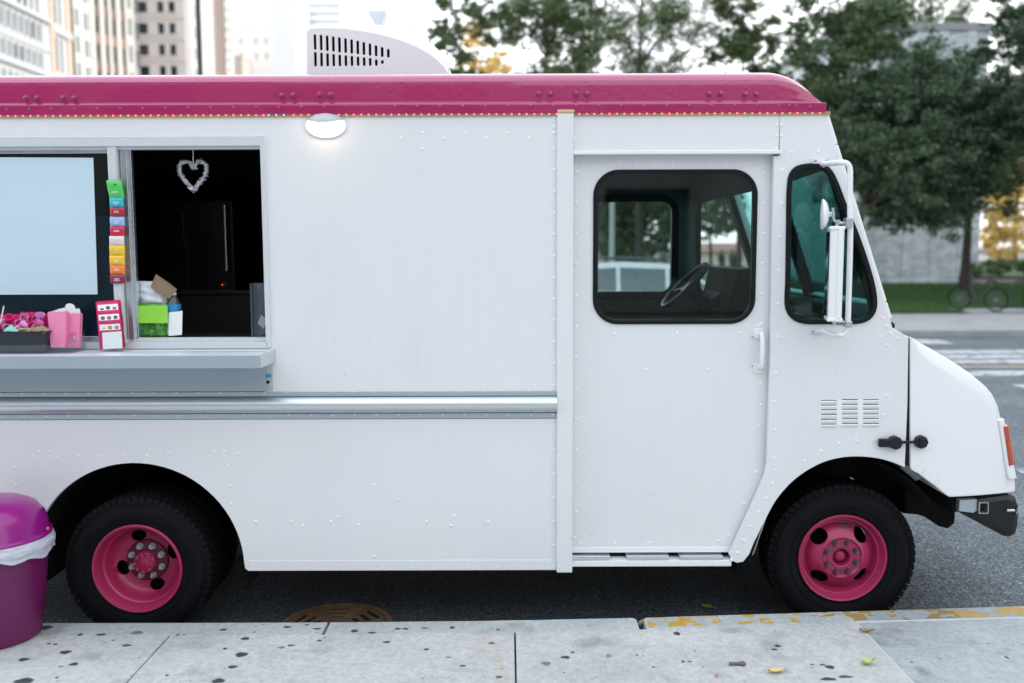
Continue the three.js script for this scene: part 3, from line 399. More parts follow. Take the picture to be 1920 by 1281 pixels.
// wheels
const evalr = new Evaluator(); evalr.useGroups = false; evalr.attributes = ['position', 'normal', 'uv'];
function cutHoles(g, holes) { let a = new Brush(g); a.updateMatrixWorld(); for (const h of holes) { const b = new Brush(h); b.updateMatrixWorld(); a = evalr.evaluate(a, b, SUBTRACTION); } const o = a.geometry; o.clearGroups(); return toCreasedNormals(clean(o), 0.6); }
const TR = 0.383;
function tyreGeo(w) { // outer face at z = 0, going in
  const prof = [[0.222, -0.03], [0.232, -0.008], [0.262, 0.006], [0.30, 0.010], [0.33, 0.006], [0.352, -0.004], [0.366, -0.018], [TR - 0.010, -0.030], [TR - 0.010, -w + 0.030], [0.366, -w + 0.018], [0.33, -w - 0.004], [0.26, -w - 0.006], [0.222, -w + 0.02]];
  const bits = [toCreasedNormals(latheZ(prof, 72), 0.7)];
  for (const r of [0.345, 0.272]) bits.push(new THREE.TorusGeometry(r, 0.0022, 5, 72).translate(0, 0, r > 0.3 ? 0.002 : 0.009));
  const N = 62, rowsN = 4, gap = w * 0.035, rw = (w - 0.02) / rowsN; const blk = new THREE.BoxGeometry(2 * Math.PI * TR / N * 0.80, 0.010, rw - gap);
  const sh = new THREE.BoxGeometry(2 * Math.PI * TR / N * 0.78, 0.026, 0.010);
  for (let i = 0; i < N; i++) { for (let k = 0; k < rowsN; k++) { const a = (i + (k % 2) * 0.5) / N * 2 * Math.PI; bits.push(blk.clone().rotateY(k % 2 ? 0.15 : -0.15).translate(0, TR - 0.006, -0.01 - rw * (k + 0.5)).rotateZ(a)); } bits.push(sh.clone().rotateX(-0.55).translate(0, TR - 0.018, -0.014).rotateZ(i / N * 2 * Math.PI)); }
  return M(bits);
}
const boltHead = M(new THREE.CylinderGeometry(0.0135, 0.0135, 0.022, 6).rotateX(Math.PI / 2), new THREE.CylinderGeometry(0.017, 0.018, 0.006, 14).rotateX(Math.PI / 2).translate(0, 0, -0.010));
const studTip = new THREE.CylinderGeometry(0.007, 0.007, 0.016, 8).rotateX(Math.PI / 2).translate(0, 0, 0.014);
const steelNut = std([0.10, 0.11, 0.12], 0.45, { metalness: 0.6 });
function wheel(name, at, dual) {
  const w = new THREE.Group(); w.name = name; w.position.copy(at).sub(truck.position); truck.add(w);
  mesh('tyre', dual ? M(tyreGeo(0.225), tyreGeo(0.225).translate(0, 0, -0.27)) : tyreGeo(0.225).scale(1.03, 1.03, 1), rubber, w);
  const hole = (r, a, depth, sx, sy) => new THREE.CylinderGeometry(1, 1, 0.2, 28).rotateX(Math.PI / 2).scale(sx, sy, 1).translate(0, r, depth).rotateZ(rad(a - 90));
  if (dual) {
    const rim = latheZ([[0.2365, -0.006], [0.2365, 0.004], [0.232, 0.009], [0.224, 0.006], [0.217, -0.006], [0.210, -0.03], [0.204, -0.055], [0.196, -0.062], [0.190, -0.085], [0.184, -0.11], [0.172, -0.135], [0.155, -0.146], [0.12, -0.150], [0.07, -0.150], [0.07, -0.160], [0.12, -0.160], [0.158, -0.157], [0.18, -0.145], [0.195, -0.115], [0.203, -0.066], [0.212, -0.055], [0.222, -0.012], [0.2365, -0.006]], 80);
    mesh('rim', cutHoles(rim, [18, 108, 198, 288].map((a) => hole(0.142, a, -0.15, 0.042, 0.031))), pinkWheel, w);
    mesh('hub_plate', latheZ([[0.0, -0.128], [0.06, -0.128], [0.105, -0.134], [0.112, -0.142], [0.112, -0.15]], 48), std([0.10, 0.012, 0.03], 0.55), w);
    for (let i = 0; i < 8; i++) { const a = rad(22.5 + 45 * i); mesh('lug_nut', M(boltHead, studTip).translate(0.086 * Math.cos(a), 0.086 * Math.sin(a), -0.122), galv, w); }
    const cap = [latheZ([[0, -0.085], [0.022, -0.086], [0.026, -0.092], [0.05, -0.094], [0.058, -0.098], [0.06, -0.13]], 40), new THREE.CylinderGeometry(0.008, 0.008, 0.012, 6).rotateX(Math.PI / 2).translate(0, 0, -0.082)];
    for (let i = 0; i < 8; i++) { const a = rad(45 * i); cap.push(new THREE.CylinderGeometry(0.011, 0.011, 0.016, 6).rotateX(Math.PI / 2).translate(0.044 * Math.cos(a), 0.044 * Math.sin(a), -0.086)); }
    mesh('hub_cap', M(cap), pinkWheel, w);
  } else {
    const rim = latheZ([[0.2365, -0.006], [0.2365, 0.004], [0.232, 0.009], [0.225, 0.006], [0.219, -0.006], [0.213, -0.026], [0.208, -0.034], [0.200, -0.036], [0.196, -0.052], [0.186, -0.072], [0.178, -0.070], [0.165, -0.046], [0.145, -0.026], [0.124, -0.014], [0.117, -0.008], [0.108, -0.006], [0.102, -0.012], [0.098, -0.016], [0.054, -0.016], [0.050, -0.019], [0.046, -0.018], [0.044, -0.06], [0.05, -0.06], [0.053, -0.026], [0.11, -0.024], [0.15, -0.038], [0.178, -0.082], [0.192, -0.084], [0.204, -0.06], [0.214, -0.044], [0.222, -0.012], [0.2365, -0.006]], 80);
    mesh('rim', cutHoles(rim, [47, 137, 227, 317].map((a) => hole(0.155, a, -0.06, 0.047, 0.033))), pinkWheel, w);
    for (let i = 0; i < 8; i++) { const a = rad(22.5 + 45 * i + 3); mesh('lug_nut', M(boltHead.clone().translate(0, 0, -0.004)).translate(0.083 * Math.cos(a), 0.083 * Math.sin(a), 0), steelNut, w); mesh('stud', studTip.clone().translate(0.083 * Math.cos(a), 0.083 * Math.sin(a), -0.002), pinkWheel, w); }
    mesh('hub_cap', M(latheZ([[0, -0.030], [0.018, -0.031], [0.030, -0.038], [0.034, -0.055], [0.046, -0.06]], 32)), pinkWheel, w);
    mesh('rivets', M([70, 250].map((a) => new THREE.SphereGeometry(0.006, 8, 6).translate(0.097 * Math.cos(rad(a)), 0.097 * Math.sin(rad(a)), -0.014))), pinkWheel, w).userData.kind = 'stuff';
  }
  mesh('backing', new THREE.CylinderGeometry(0.19, 0.19, 0.02, 32).rotateX(Math.PI / 2).translate(0, 0, dual ? -0.24 : -0.16), darkM, w);
  return w;
}
const RW = S(257, 1069, -0.02), FW = S(1580, 1045, -0.12);
wheel('rear_wheel', V3(RW.x, TR, -0.02), true); wheel('front_wheel', V3(FW.x, TR + 0.012, -0.12), false);
console.log('wheel centres', RW.y, FW.y, 'roof', Y(137));
for (const [n, x, z] of [['rear_wheel', RW.x, ZF + 0.03], ['front_wheel', FW.x, ZF + 0.12]]) { const g = truck.getObjectByName(n).clone(); g.position.set(x - truck.position.x, TR, z - truck.position.z); g.rotation.y = Math.PI; truck.add(g); }

// roof: coved cap with a crease, flange and bolt heads
const yC = Y(194.5);
{
  const top = [[-0.004, 0], [-0.016, 0.30 * 0], [-0.030, 0]];
  const yM = Y(151), hM = yM - yC, prof = [[0.0190, -0.008], [0.0180, -0.001], [0.0145, 0.0035], [0.0085, 0.0065], [0.003, 0.009], [0.001, 0.0115], [0.0005, 0.018], [0.0004, 0.03], [0.000, hM * 0.3], [-0.002, hM * 0.6], [-0.004, hM * 0.88], [-0.006, hM], [-0.017, hM + 0.013], [-0.029, hM + 0.026], [-0.05, hM + 0.038], [-0.08, hM + 0.047], [-0.12, hM + 0.053], [-0.2, hM + 0.062], [-0.5, hM + 0.076], [-1.15, hM + 0.09]];
  const full = [...prof, ...prof.slice(0, -1).reverse().map(([z, h]) => [ZF - z, h])];
  const x0 = X(1440, 137), st = [[XR, 1], [XR * 0.6, 1], [-1, 1], [0, 1], [0.8, 1], [x0 - 0.02, 1]];
  for (const [a, b] of [[1450, 137.3], [1460, 138.5], [1470, 140.5], [1482, 144], [1494, 149.5], [1506, 157], [1516, 165], [1526, 175], [1534, 184], [1540, 190.5], [1543.5, 194]]) st.push([X(a, b), Math.max(0.001, (194.5 - b) / (194.5 - 137.2))]);
  const rows = st.map(([x, s]) => full.map(([z, h]) => { const k = 1 - s; const zz = -1.15 + (z + 1.15) * (1 - 0.012 * k); return V3(x, yC + h * s, zz); }));
  const cap = P('roof_cap', loft(rows, 0.5), pink);
  const yb = Y(213), xe = X(1547, 205);
  mesh('flange', M(box(XR, xe, yb, yC - 0.003, -0.03, 0.0186, 0.003), box(xe - 0.045, xe + 0.001, yb + 0.001, yC - 0.002, ZF + 0.02, -0.02, 0.007)), pink, cap);
  mesh('flange_underside', box(XR, xe - 0.01, yb - 0.001, yb + 0.003, ZF, 0.014), pink, cap);
  rivets([...line(12, 205.5, 650, 200, 16), [688, 198.5], ...line(740, 199.5, 1420, 198, 17), [1461, 199], [1480, 198], [1493, 199.5], [1519, 200.5]], 0.019, cap, pink, 0.9);
  const bolt = M(new THREE.CylinderGeometry(0.017, 0.019, 0.005, 18).rotateX(Math.PI / 2), new THREE.CylinderGeometry(0.010, 0.012, 0.012, 6).rotateX(Math.PI / 2).translate(0, 0, 0.007), new THREE.SphereGeometry(0.010, 10, 5).scale(1, 1, 0.4).translate(0, 0, 0.013));
  for (const [a, b] of [[49, 184], [70, 184], [119, 184], [140, 184], [529, 179], [550, 179], [599, 178], [620, 178], [1011, 176], [1032, 176], [1080, 176], [1101, 176], [1330, 176], [1351, 176], [1398, 177], [1418, 177]]) { const p = S(a, b, 0); mesh('bolt', bolt.clone().rotateX(-0.03).translate(p.x, p.y, 0.0), pink, cap); }
}
// strip of little lamps under the flange
{
  const y0 = Y(217.5), y1 = Y(211.5), st = grp('led_strip');
  mesh('tape', box(XR, X(1543), y0, y1, 0.001, 0.010), std([0.42, 0.25, 0.07], 0.5), st);
  const bulb = (list, n, c, k) => { const g = M(list.map((a) => new THREE.SphereGeometry(0.0040, 8, 6).scale(1.25, 1, 0.6).translate(X(a, 214), (y0 + y1) / 2, 0.0115))); return stuff(mesh(n, g, new THREE.MeshStandardMaterial({ color: 0x442222, emissive: c, emissiveIntensity: k }), st)); };
  const pos = Array.from({ length: 118 }, (_, i) => -110 + i * 14.07), blue = [504.8, 518.8, 532.9];
  bulb(pos.filter((a) => !(a > 498 && a < 540)), 'led_lamps', lin(1, 0.10, 0.28), 3.2); bulb(blue, 'blue_led_lamps', lin(0.15, 0.3, 1), 3);
  mesh('clip', box(X(1044), X(1075), Y(213), Y(207), 0.0, 0.024, 0.003), std([0.62, 0.42, 0.25], 0.5), st);
  const l = new THREE.RectAreaLight(lin(1, 0.2, 0.35), 1.2, X(1545) - XR, 0.006); l.position.set((XR + X(1545)) / 2, (y0 + y1) / 2, 0.017); l.lookAt(l.position.x, l.position.y, 5); scene.add(l);
}
// porch lamp on the wall, lit
{
  const c = S(611.5, 236), a = (X(649, 236) - X(575, 236)) / 2, b = (Y(212.5) - Y(258.5)) / 2, lp = grp('wall_lamp');
  const edge = (p) => Math.asin(Math.min(0.97, (0.06 + 0.40 * Math.cos(p) ** 2) / Math.max(0.08, Math.sin(p))));
  const shell = (top, d) => { const rows = []; for (let j = 0; j <= 16; j++) { const row = []; for (let i = 0; i <= 32; i++) { const p = Math.PI * i / 32, e = edge(p), t = top ? e + (Math.PI / 2 - e) * j / 16 : -Math.PI / 2 + (e + Math.PI / 2) * j / 16; row.push(V3(-a * Math.cos(p), b * Math.sin(p) * Math.sin(t), d * Math.sin(p) * Math.cos(t))); } rows.push(row); } return loft(rows).translate(c.x, c.y, 0.004); };
  mesh('housing', shell(true, 0.095), phys([0.42, 0.44, 0.45], 0.45), lp);
  mesh('base_plate', new THREE.CylinderGeometry(1, 1, 0.012, 48).rotateX(Math.PI / 2).scale(a * 1.01, b * 1.01, 1).translate(c.x, c.y, 0.006), whitePlain, lp);
  mesh('lamp_diffuser', shell(false, 0.082), new THREE.MeshStandardMaterial({ color: 0xffffff, emissive: lin(1, 0.92, 0.82), emissiveIntensity: 1.3 }), lp);
  const l = new THREE.PointLight(lin(1, 0.72, 0.46), 0.022, 0, 2); l.position.set(c.x, c.y - b * 0.35, 0.05); l.castShadow = true; l.shadow.radius = 1.2; scene.add(l);
}
// serving window: frame, mullions, fixed pane, sill
{
  const sw = P('serving_window', M(box(-3.5, X(493, 262), Y(272), Y(253), -0.02, 0.010, 0.003), box(X(493.5, 450), X(503, 450), Y(650), Y(252), -0.02, 0.012, 0.003), box(-3.5, X(494, 262), Y(278.5, 960, -0.03), Y(272), -0.05, -0.008, 0.002)), whiteAlu);
  const yT = Y(276, 960, -0.03), yB = Y(642, 960, -0.03);
  mesh('post', M(box(X(205, 450) + 0.01, X(226, 450), yB, Y(270), -0.04, 0.004, 0.003), box(X(219, 450), X(224, 450), yB, yT, -0.04, 0.010, 0.002)), whiteAlu, sw);
  mesh('sliding_frame', M(box(X(228, 450), X(240.5, 450), yB, yT, -0.055, -0.022, 0.003), box(X(240, 450), X(246, 450), yB, yT, -0.07, -0.04, 0.002)), alu, sw);
  mesh('sill', M(box(-3.5, xWin, Y(651, 960, 0), Y(640, 960, 0), -0.06, 0.012, 0.002), box(-3.5, xWin, Y(640, 960, 0), Y(634, 960, -0.03), -0.06, -0.022, 0.002), box(-3.5, xWin, Y(636, 960, -0.05), Y(631, 960, -0.05), -0.075, -0.05, 0.002)), whiteAlu, sw);
  mesh('pane_rail', M(box(-3.5, X(205, 450) + 0.012, Y(285, 960, -0.03), yT, -0.045, -0.02, 0.002), box(-3.5, X(212, 560), yB, Y(628, 960, -0.03), -0.045, -0.02, 0.002)), alu, sw);
  mesh('pane', box(-3.5, X(208, 450) + 0.012, yB, yT, -0.034, -0.029), glassDark, sw);
  mesh('jamb', box(xWin - 0.004, xWin + 0.01, yB, yT, -0.09, -0.03), gasketM, sw);
}
// fold-down counter
{
  const xr = X(515.5, 655), y1 = S(960, 668, 0.27).y, y0 = S(960, 689, 0.27).y, yTop = (y1 + Y(650)) / 2;
  const ct = P('serving_counter', box(-3.3, xr, yTop - 0.006, yTop, 0.0, 0.266, 0.002), std([0.74, 0.76, 0.80], 0.38, { metalness: 0.25 }));
  mesh('front_edge', box(-3.3, xr, y0, yTop - 0.0005, 0.262, 0.270, 0.002), aluDull, ct);
  mesh('side_edge', box(xr - 0.004, xr + 0.002, y0, yTop + 0.0008, 0.0, 0.268, 0.001), alu, ct);
  mesh('groove', box(-3.3, xr - 0.01, yTop, yTop + 0.0012, 0.115, 0.128), galv, ct);
  mesh('apron', box(-3.3, X(498, 710, 0.03), Y(732, 960, 0.03), Y(680, 960, 0.03), 0.02, 0.034, 0.003), std([0.36, 0.44, 0.49], 0.5, { metalness: 0.6 }), ct);
  mesh('bracket', M(box(X(498, 710), X(511, 710), Y(733, 960), Y(676, 960), 0.0, 0.022, 0.002), box(X(466, 690, 0.2), X(490, 690, 0.2), y0 - 0.006, y0, 0.1, 0.24)), galv, ct);
  mesh('tape', box(X(498.2, 710), X(510.8, 710), Y(706), Y(699), 0.004, 0.0235), std([0.02, 0.28, 0.52], 0.5), ct);
  mesh('screw', new THREE.CylinderGeometry(0.008, 0.008, 0.006, 12).rotateX(Math.PI / 2).translate(X(504.5, 714), Y(714), 0.024), darkM, ct);
}
const acWhite = phys([0.75, 0.79, 0.79], 0.35, { clearcoat: 0.3 });
// air conditioner on the roof
{
  const zA = -0.7, zB = -1.6, pz = (a, b, z = zA) => S(480 + a / 4, b / 4, z), ac = grp('roof_air_conditioner');
  const crease = [[395, 212], [500, 210], [600, 212], [700, 220], [800, 234], [900, 252], [1000, 277], [1100, 308], [1200, 350], [1300, 405], [1360, 450], [1410, 500], [1440, 548]], topl = [[395, 196], [500, 187], [600, 184], [700, 184], [800, 186], [900, 190], [1000, 203], [1100, 228], [1200, 264], [1300, 325], [1360, 375], [1410, 440], [1442, 520]];
  const yBase = pz(400, 560).y - 0.04;
  const sidePts = [V3(pz(372, 545).x, yBase, 0), V3(pz(1441, 548).x, yBase, 0), ...crease.map(([a, b]) => pz(a, b)).reverse(), V3(pz(388, 255).x, pz(388, 255).y, 0)];
  const slots = []; for (let i = 0; i < 13; i++) { const x = 434 + 45.9 * i, t = 258 + i * 3.4 + i * i * 0.48, m0 = 372 + i * 5 - (i > 10 ? 0 : 0), m1 = m0 + 18, b = 498 - i * 0.5 - Math.max(0, i - 10) * 14;
    const hole = (ya, yb) => slots.push(rrect(pz(x - 10, 0).x, pz(x + 10, 0).x, pz(x, yb).y, pz(x, ya).y, 0.005, 2)); hole(t, Math.min(m0, 436)); if (i < 12) hole(m1 + (i > 9 ? 6 : 0), b); }
  mesh('side_shell', ext(sidePts, zA - 0.012, zA, 0.002, slots), acWhite, ac);
  mesh('far_shell', ext(sidePts, zB, zB + 0.012, 0.002), acWhite, ac);
  mesh('inner_grille', box(pz(415, 400).x, pz(1010, 400).x, yBase + 0.02, pz(500, 230).y, zA - 0.10, zA - 0.06), darkM, ac);
  const rows = crease.map(([a, b], i) => { const c = pz(a, b), t = S(480 + topl[i][0] / 4, topl[i][1] / 4, zA - 0.12), h = Math.max(0.004, t.y - c.y), pr = [[0, 0], [0.006, 0.12], [0.03, 0.45], [0.07, 0.8], [0.12, 1], [0.25, 1.1], [(zA - zB) / 2, 1.15]]; const f = [...pr, ...pr.slice(0, -1).reverse().map(([z, k]) => [zA - zB - z, k])]; return f.map(([z, k]) => V3(c.x, c.y + h * k, zA - z)); });
  rows.push(rows[rows.length - 1].map((p) => V3(p.x + 0.002, yBase, p.z)));
  mesh('top_shell', loft(rows), acWhite, ac);
  mesh('end_plate', box(pz(373, 300).x, pz(397, 300).x, yBase, pz(395, 222).y, zB, zA - 0.001, 0.012), acWhite, ac);
}
// mirror arm with two mirrors
{
  const z = 0.17, p = (a, b, q = z) => S(1440 + a / 3.2036, 260 + b / 3.2036, q), mr = grp('side_mirror');
  mesh('arm', M(tube([p(325, 150, 0.012), p(350, 150, 0.05), p(400, 146, 0.11), p(440, 143, 0.16), p(470, 147), p(488, 165), p(494, 200), p(493, 300), p(494, 450), p(495, 600), p(490, 800), p(484, 1000), p(480, 1120), p(474, 1152), p(455, 1175), p(425, 1182), p(380, 1172, 0.11), p(335, 1158, 0.03), p(322, 1157, 0.012)], 0.0135, 120, 12)), whitePlain, mr);
  const pl = (a0, a1, b0, b1) => { const q = p(a0, b1, 0), r = p(a1, b0, 0); return box(q.x, r.x, q.y, r.y, 0.0, 0.012, 0.003); };
  mesh('bracket', M(pl(266, 352, 122, 152), pl(250, 335, 1145, 1168)), whitePlain, mr);
  mesh('bolt', M([[280, 135], [345, 135], [326, 168], [265, 1157], [318, 1150]].map(([a, b]) => new THREE.CylinderGeometry(0.007, 0.008, 0.014, 8).rotateX(Math.PI / 2).translate(p(a, b, 0).x, p(a, b, 0).y, 0.017))), galv, mr);
  const zm = 0.17, c0 = p(409, 528, zm), c1 = p(391, 1092, zm), L = c0.distanceTo(c1), lean = Math.atan2(c0.x - c1.x, c0.y - c1.y);
  const hz = rrect(-0.033, 0.033, -0.088, 0.088, 0.02, 5);
  const housing = M(new THREE.ExtrudeGeometry(shape(hz), { depth: L - 0.03, bevelEnabled: true, bevelThickness: 0.004, bevelSize: 0.004, bevelOffset: -0.004, bevelSegments: 2 }).rotateX(-Math.PI / 2).translate(0, -L / 2 + 0.015, 0), box(-0.036, 0.036, L / 2 - 0.018, L / 2, -0.092, 0.092, 0.006), box(-0.036, 0.036, -L / 2, -L / 2 + 0.018, -0.092, 0.092, 0.006), box(0.006, 0.026, -L / 2 + 0.015, L / 2 - 0.015, 0.087, 0.094, 0.003));
  const turn = (g) => g.rotateY(rad(-14)).rotateZ(-lean).translate((c0.x + c1.x) / 2, (c0.y + c1.y) / 2, zm);
  mesh('mirror_housing', turn(housing), whitePlain, mr);
  mesh('mirror_glass', turn(box(-0.037, -0.034, -L / 2 + 0.025, L / 2 - 0.025, -0.078, 0.078)), std([0.9, 0.9, 0.9], 0.03, { metalness: 1 }), mr);
  const cc = p(330, 455, zm - 0.02), dish = latheZ([[0, 0.028], [0.03, 0.026], [0.055, 0.018], [0.07, 0.006], [0.074, 0], [0.072, -0.006], [0.0, -0.012]], 40).rotateY(rad(90 - 14)).translate(cc.x, cc.y, cc.z);
  mesh('convex_mirror', M(dish, bar(cc, cc.clone().add(V3(0.055, 0, 0)), 0.016, 0.010)), whitePlain, mr);
  const b1 = p(425, 505), b2 = p(480, 510), e = p(395, 490), e2 = p(390, 415);
  mesh('clamp', M(bar(b1.clone().add(V3(-0.01, 0.0, 0)), b2, 0.007), bar(e, e2, 0.006), bar(e, b1, 0.006), box(b2.x - 0.016, b2.x + 0.016, b2.y - 0.022, b2.y + 0.028, z - 0.024, z + 0.026, 0.005), new THREE.CylinderGeometry(0.013, 0.013, 0.018, 10).translate(b1.x - 0.005, b1.y + 0.005, z), bar(c0, b1, 0.008), bar(p(400, 1100), p(470, 1103), 0.007), bar(c1, p(402, 1118), 0.007), box(p(478, 1115).x - 0.016, p(478, 1115).x + 0.016, p(478, 1130).y, p(478, 1095).y, z - 0.022, z + 0.024, 0.004)), galv, mr);
}
// ---------------------------------------------------------------- things at the serving window
const paper = std([0.78, 0.79, 0.80], 0.75);
const cTop = (S(960, 668, 0.27).y + Y(650)) / 2 + 0.0012;      // height of the counter
single('menu_sheet', (() => { const z = -0.026, a = S(-140, 295, z), b = S(183, 552, z), c = S(175, 296, z); return ext([V3(a.x, b.y, 0), V3(b.x, b.y, 0), V3(c.x, c.y, 0), V3(a.x, a.y + 0.002, 0)], z, z + 0.003, 0); })(), std([0.50, 0.64, 0.72], 0.8), 'large blank pale blue menu sheet on the glass left of the serving hatch', 'menu board');
single('blue_reflection_panel', box(X(-150), X(206), Y(640), Y(400), -0.075, -0.07), std([0.012, 0.11, 0.19], 0.5), 'deep blue panel standing in for the reflection in the glass, under and beside the menu sheet', 'panel');  // coloured sheet in place of the blue reflection in the pane
{ // tinsel heart
  const z = -0.10, k = 1742 / 340, p = (a, b) => S(200 + a / k, 250 + b / k, z), t = thing('heart_ornament', 'glittering silver tinsel heart hanging on a cord in the open serving hatch', 'ornament', p(830, 560));
  const path = new THREE.CatmullRomCurve3([[836, 335], [800, 290], [750, 268], [707, 300], [695, 352], [718, 410], [765, 470], [810, 520], [836, 548], [862, 512], [905, 462], [945, 405], [958, 345], [940, 292], [895, 266], [860, 290]].map(([a, b]) => p(a, b)), true);
  wpart('frame', new THREE.TubeGeometry(path, 90, 0.006, 8, true), std([0.5, 0.5, 0.53], 0.4, { metalness: 0.8 }), t);
  seed_ = 5; const bits = [[], [], []]; for (let i = 0; i < 1500; i++) { const c = path.getPointAt(rnd()), r = 0.0095 * Math.sqrt(rnd()) * 1.35, a = rr(0, 6.28), b = rr(-1, 1); const g = new THREE.PlaneGeometry(rr(0.003, 0.009), rr(0.002, 0.004)); g.rotateX(rr(0, 6.28)).rotateY(rr(0, 6.28)).translate(c.x + r * Math.cos(a), c.y + r * Math.sin(a), c.z + 0.010 * b); bits[i % 3].push(g); }
  [[0.85, 0.85, 0.9], [0.75, 0.68, 0.75], [0.95, 0.95, 1]].forEach((c, i) => stuff(wpart('tinsel', M(bits[i]), std(c, 0.2, { metalness: i < 2 ? 0.95 : 0.2, side: THREE.DoubleSide }), t)));
  wpart('cord', bar(p(830, 315), S(362, 270, z), 0.0022), paper, t);
}
{ // strip of ten sachets
  const z = 0.014, t = thing('sachet_strip', 'hanging strip of ten coloured sachets on the window post', 'sachets', S(219, 532, 0.01));
  const print = canvasTex(64, 48, (c, w, h) => { c.fillStyle = '#fff'; c.fillRect(0, 0, w, h); });
  const rows = [['green', 338, 371, 203, 230, [0.07, 0.50, 0.10]], ['teal', 371, 388.5, 206.5, 232, [0.01, 0.40, 0.52]], ['dark red', 388.5, 406, 207, 233, [0.40, 0.012, 0.03]], ['pale blue', 407, 424, 207, 234, [0.26, 0.42, 0.70]], ['red', 424.5, 442, 207, 233.5, [0.55, 0.005, 0.04]], ['cream', 442.5, 459.5, 206, 233, [0.70, 0.62, 0.60]], ['yellow', 459.5, 478.5, 206, 234, [0.80, 0.52, 0.01]], ['golden yellow', 479, 497, 206.5, 234, [0.82, 0.48, 0.01]], ['orange', 497.5, 514, 207, 234, [0.85, 0.20, 0.01]], ['burgundy', 514.5, 532, 207.5, 235, [0.24, 0.005, 0.05]]];
  rows.forEach(([n, y0, y1, x0, x1, c], i) => {
    const a = S(x0, y1, z), b = S(x1, y0, z), w = b.x - a.x, h = b.y - a.y, N = 8, rws = []; seed_ = 60 + i; const ph = rr(0, 6);
    for (const f of [1, -0.15]) for (let j = 0; j <= N; j++) { const row = []; for (let q = 0; q <= N; q++) { const u = q / N, v = j / N, e = Math.min(1, 6 * Math.min(u, 1 - u)) * Math.min(1, 5 * Math.min(v, 1 - v)); row.push(V3((u - 0.5) * w + (i ? 0 : (v - 0.5) * -0.012), (v - 0.5) * h, f * (0.002 + 0.008 * e + 0.0012 * Math.sin(u * 17 + ph) * Math.sin(v * 9 + ph * 2)))); } rws.push(row); }
    const g = M(loft(rws.slice(0, N + 1)), loft(rws.slice(N + 1))).translate((a.x + b.x) / 2, (a.y + b.y) / 2, z + 0.002 + (i % 2) * 0.0015);
    const o = wpart('sachet', g, phys(c, 0.38, { clearcoat: 0.3 }), t); o.userData.label = `${n} sachet`;
    const lines = []; const nl = 2 + (i % 2); for (let q = 0; q < nl; q++) { const wd = w * (0.30 + 0.18 * hash(i, q, 9)); let x = -wd / 2; while (x < wd / 2) { const ww = 0.003 + 0.006 * hash(i * 9 + q, Math.round(x * 1e4), 4); lines.push(box(x, Math.min(wd / 2, x + ww), -0.0015, 0.0015, 0, 0.0008).translate((a.x + b.x) / 2, (a.y + b.y) / 2 + (i ? 0.003 : -0.014) - q * 0.0055, z + 0.0135 + (i % 2) * 0.0015)); x += ww + 0.0018; } }
    mesh('lettering', M(lines), std([0.75, 0.75, 0.74], 0.6), o).userData.kind = 'stuff';
  });
  const p = S(215.5, 346, z + 0.012); wpart('pin', new THREE.CylinderGeometry(0.004, 0.004, 0.006, 10).rotateX(Math.PI / 2).translate(p.x, p.y, p.z), darkM, t);
}
const onCounter = (px, z) => V3(X(px, 655, z), cTop, z);
// a folded or crumpled sheet: pillow between two pixel corners
function pouch(name, corners, z, depth, m, parent, s = 1, wr = 0.004) { // corners: bl, br, tr, tl in pixels
  const [bl, br, tr, tl] = corners.map(([a, b]) => S(a, b, z)), N = 14, front = [], back = []; seed_ = s; const p1 = rr(0, 6), p2 = rr(0, 6);
  for (let j = 0; j <= N; j++) { const f = [], k = []; for (let i = 0; i <= N; i++) { const u = i / N, v = j / N, p = bl.clone().lerp(br, u).lerp(tl.clone().lerp(tr, u), v); const e = Math.min(1, 5 * Math.min(u, 1 - u)) ** 0.7 * Math.min(1, 6 * Math.min(v + 0.04, 1 - v)) ** 0.7 * (1.25 - 0.7 * v), w = wr * (Math.sin(u * 11 + v * 6 + p1) * Math.sin(v * 13 - u * 4 + p2) + 0.6 * (fbm(u, v, 5, 3, s) - 0.5) * 2); f.push(V3(p.x, p.y, z + e * (depth / 2 + w))); k.push(V3(p.x, p.y, z - e * depth / 2)); } front.push(f); back.push(k); }
  const g = M(loft(front), loft(back)); return parent ? wpart(name, g, m, parent) : g;
}
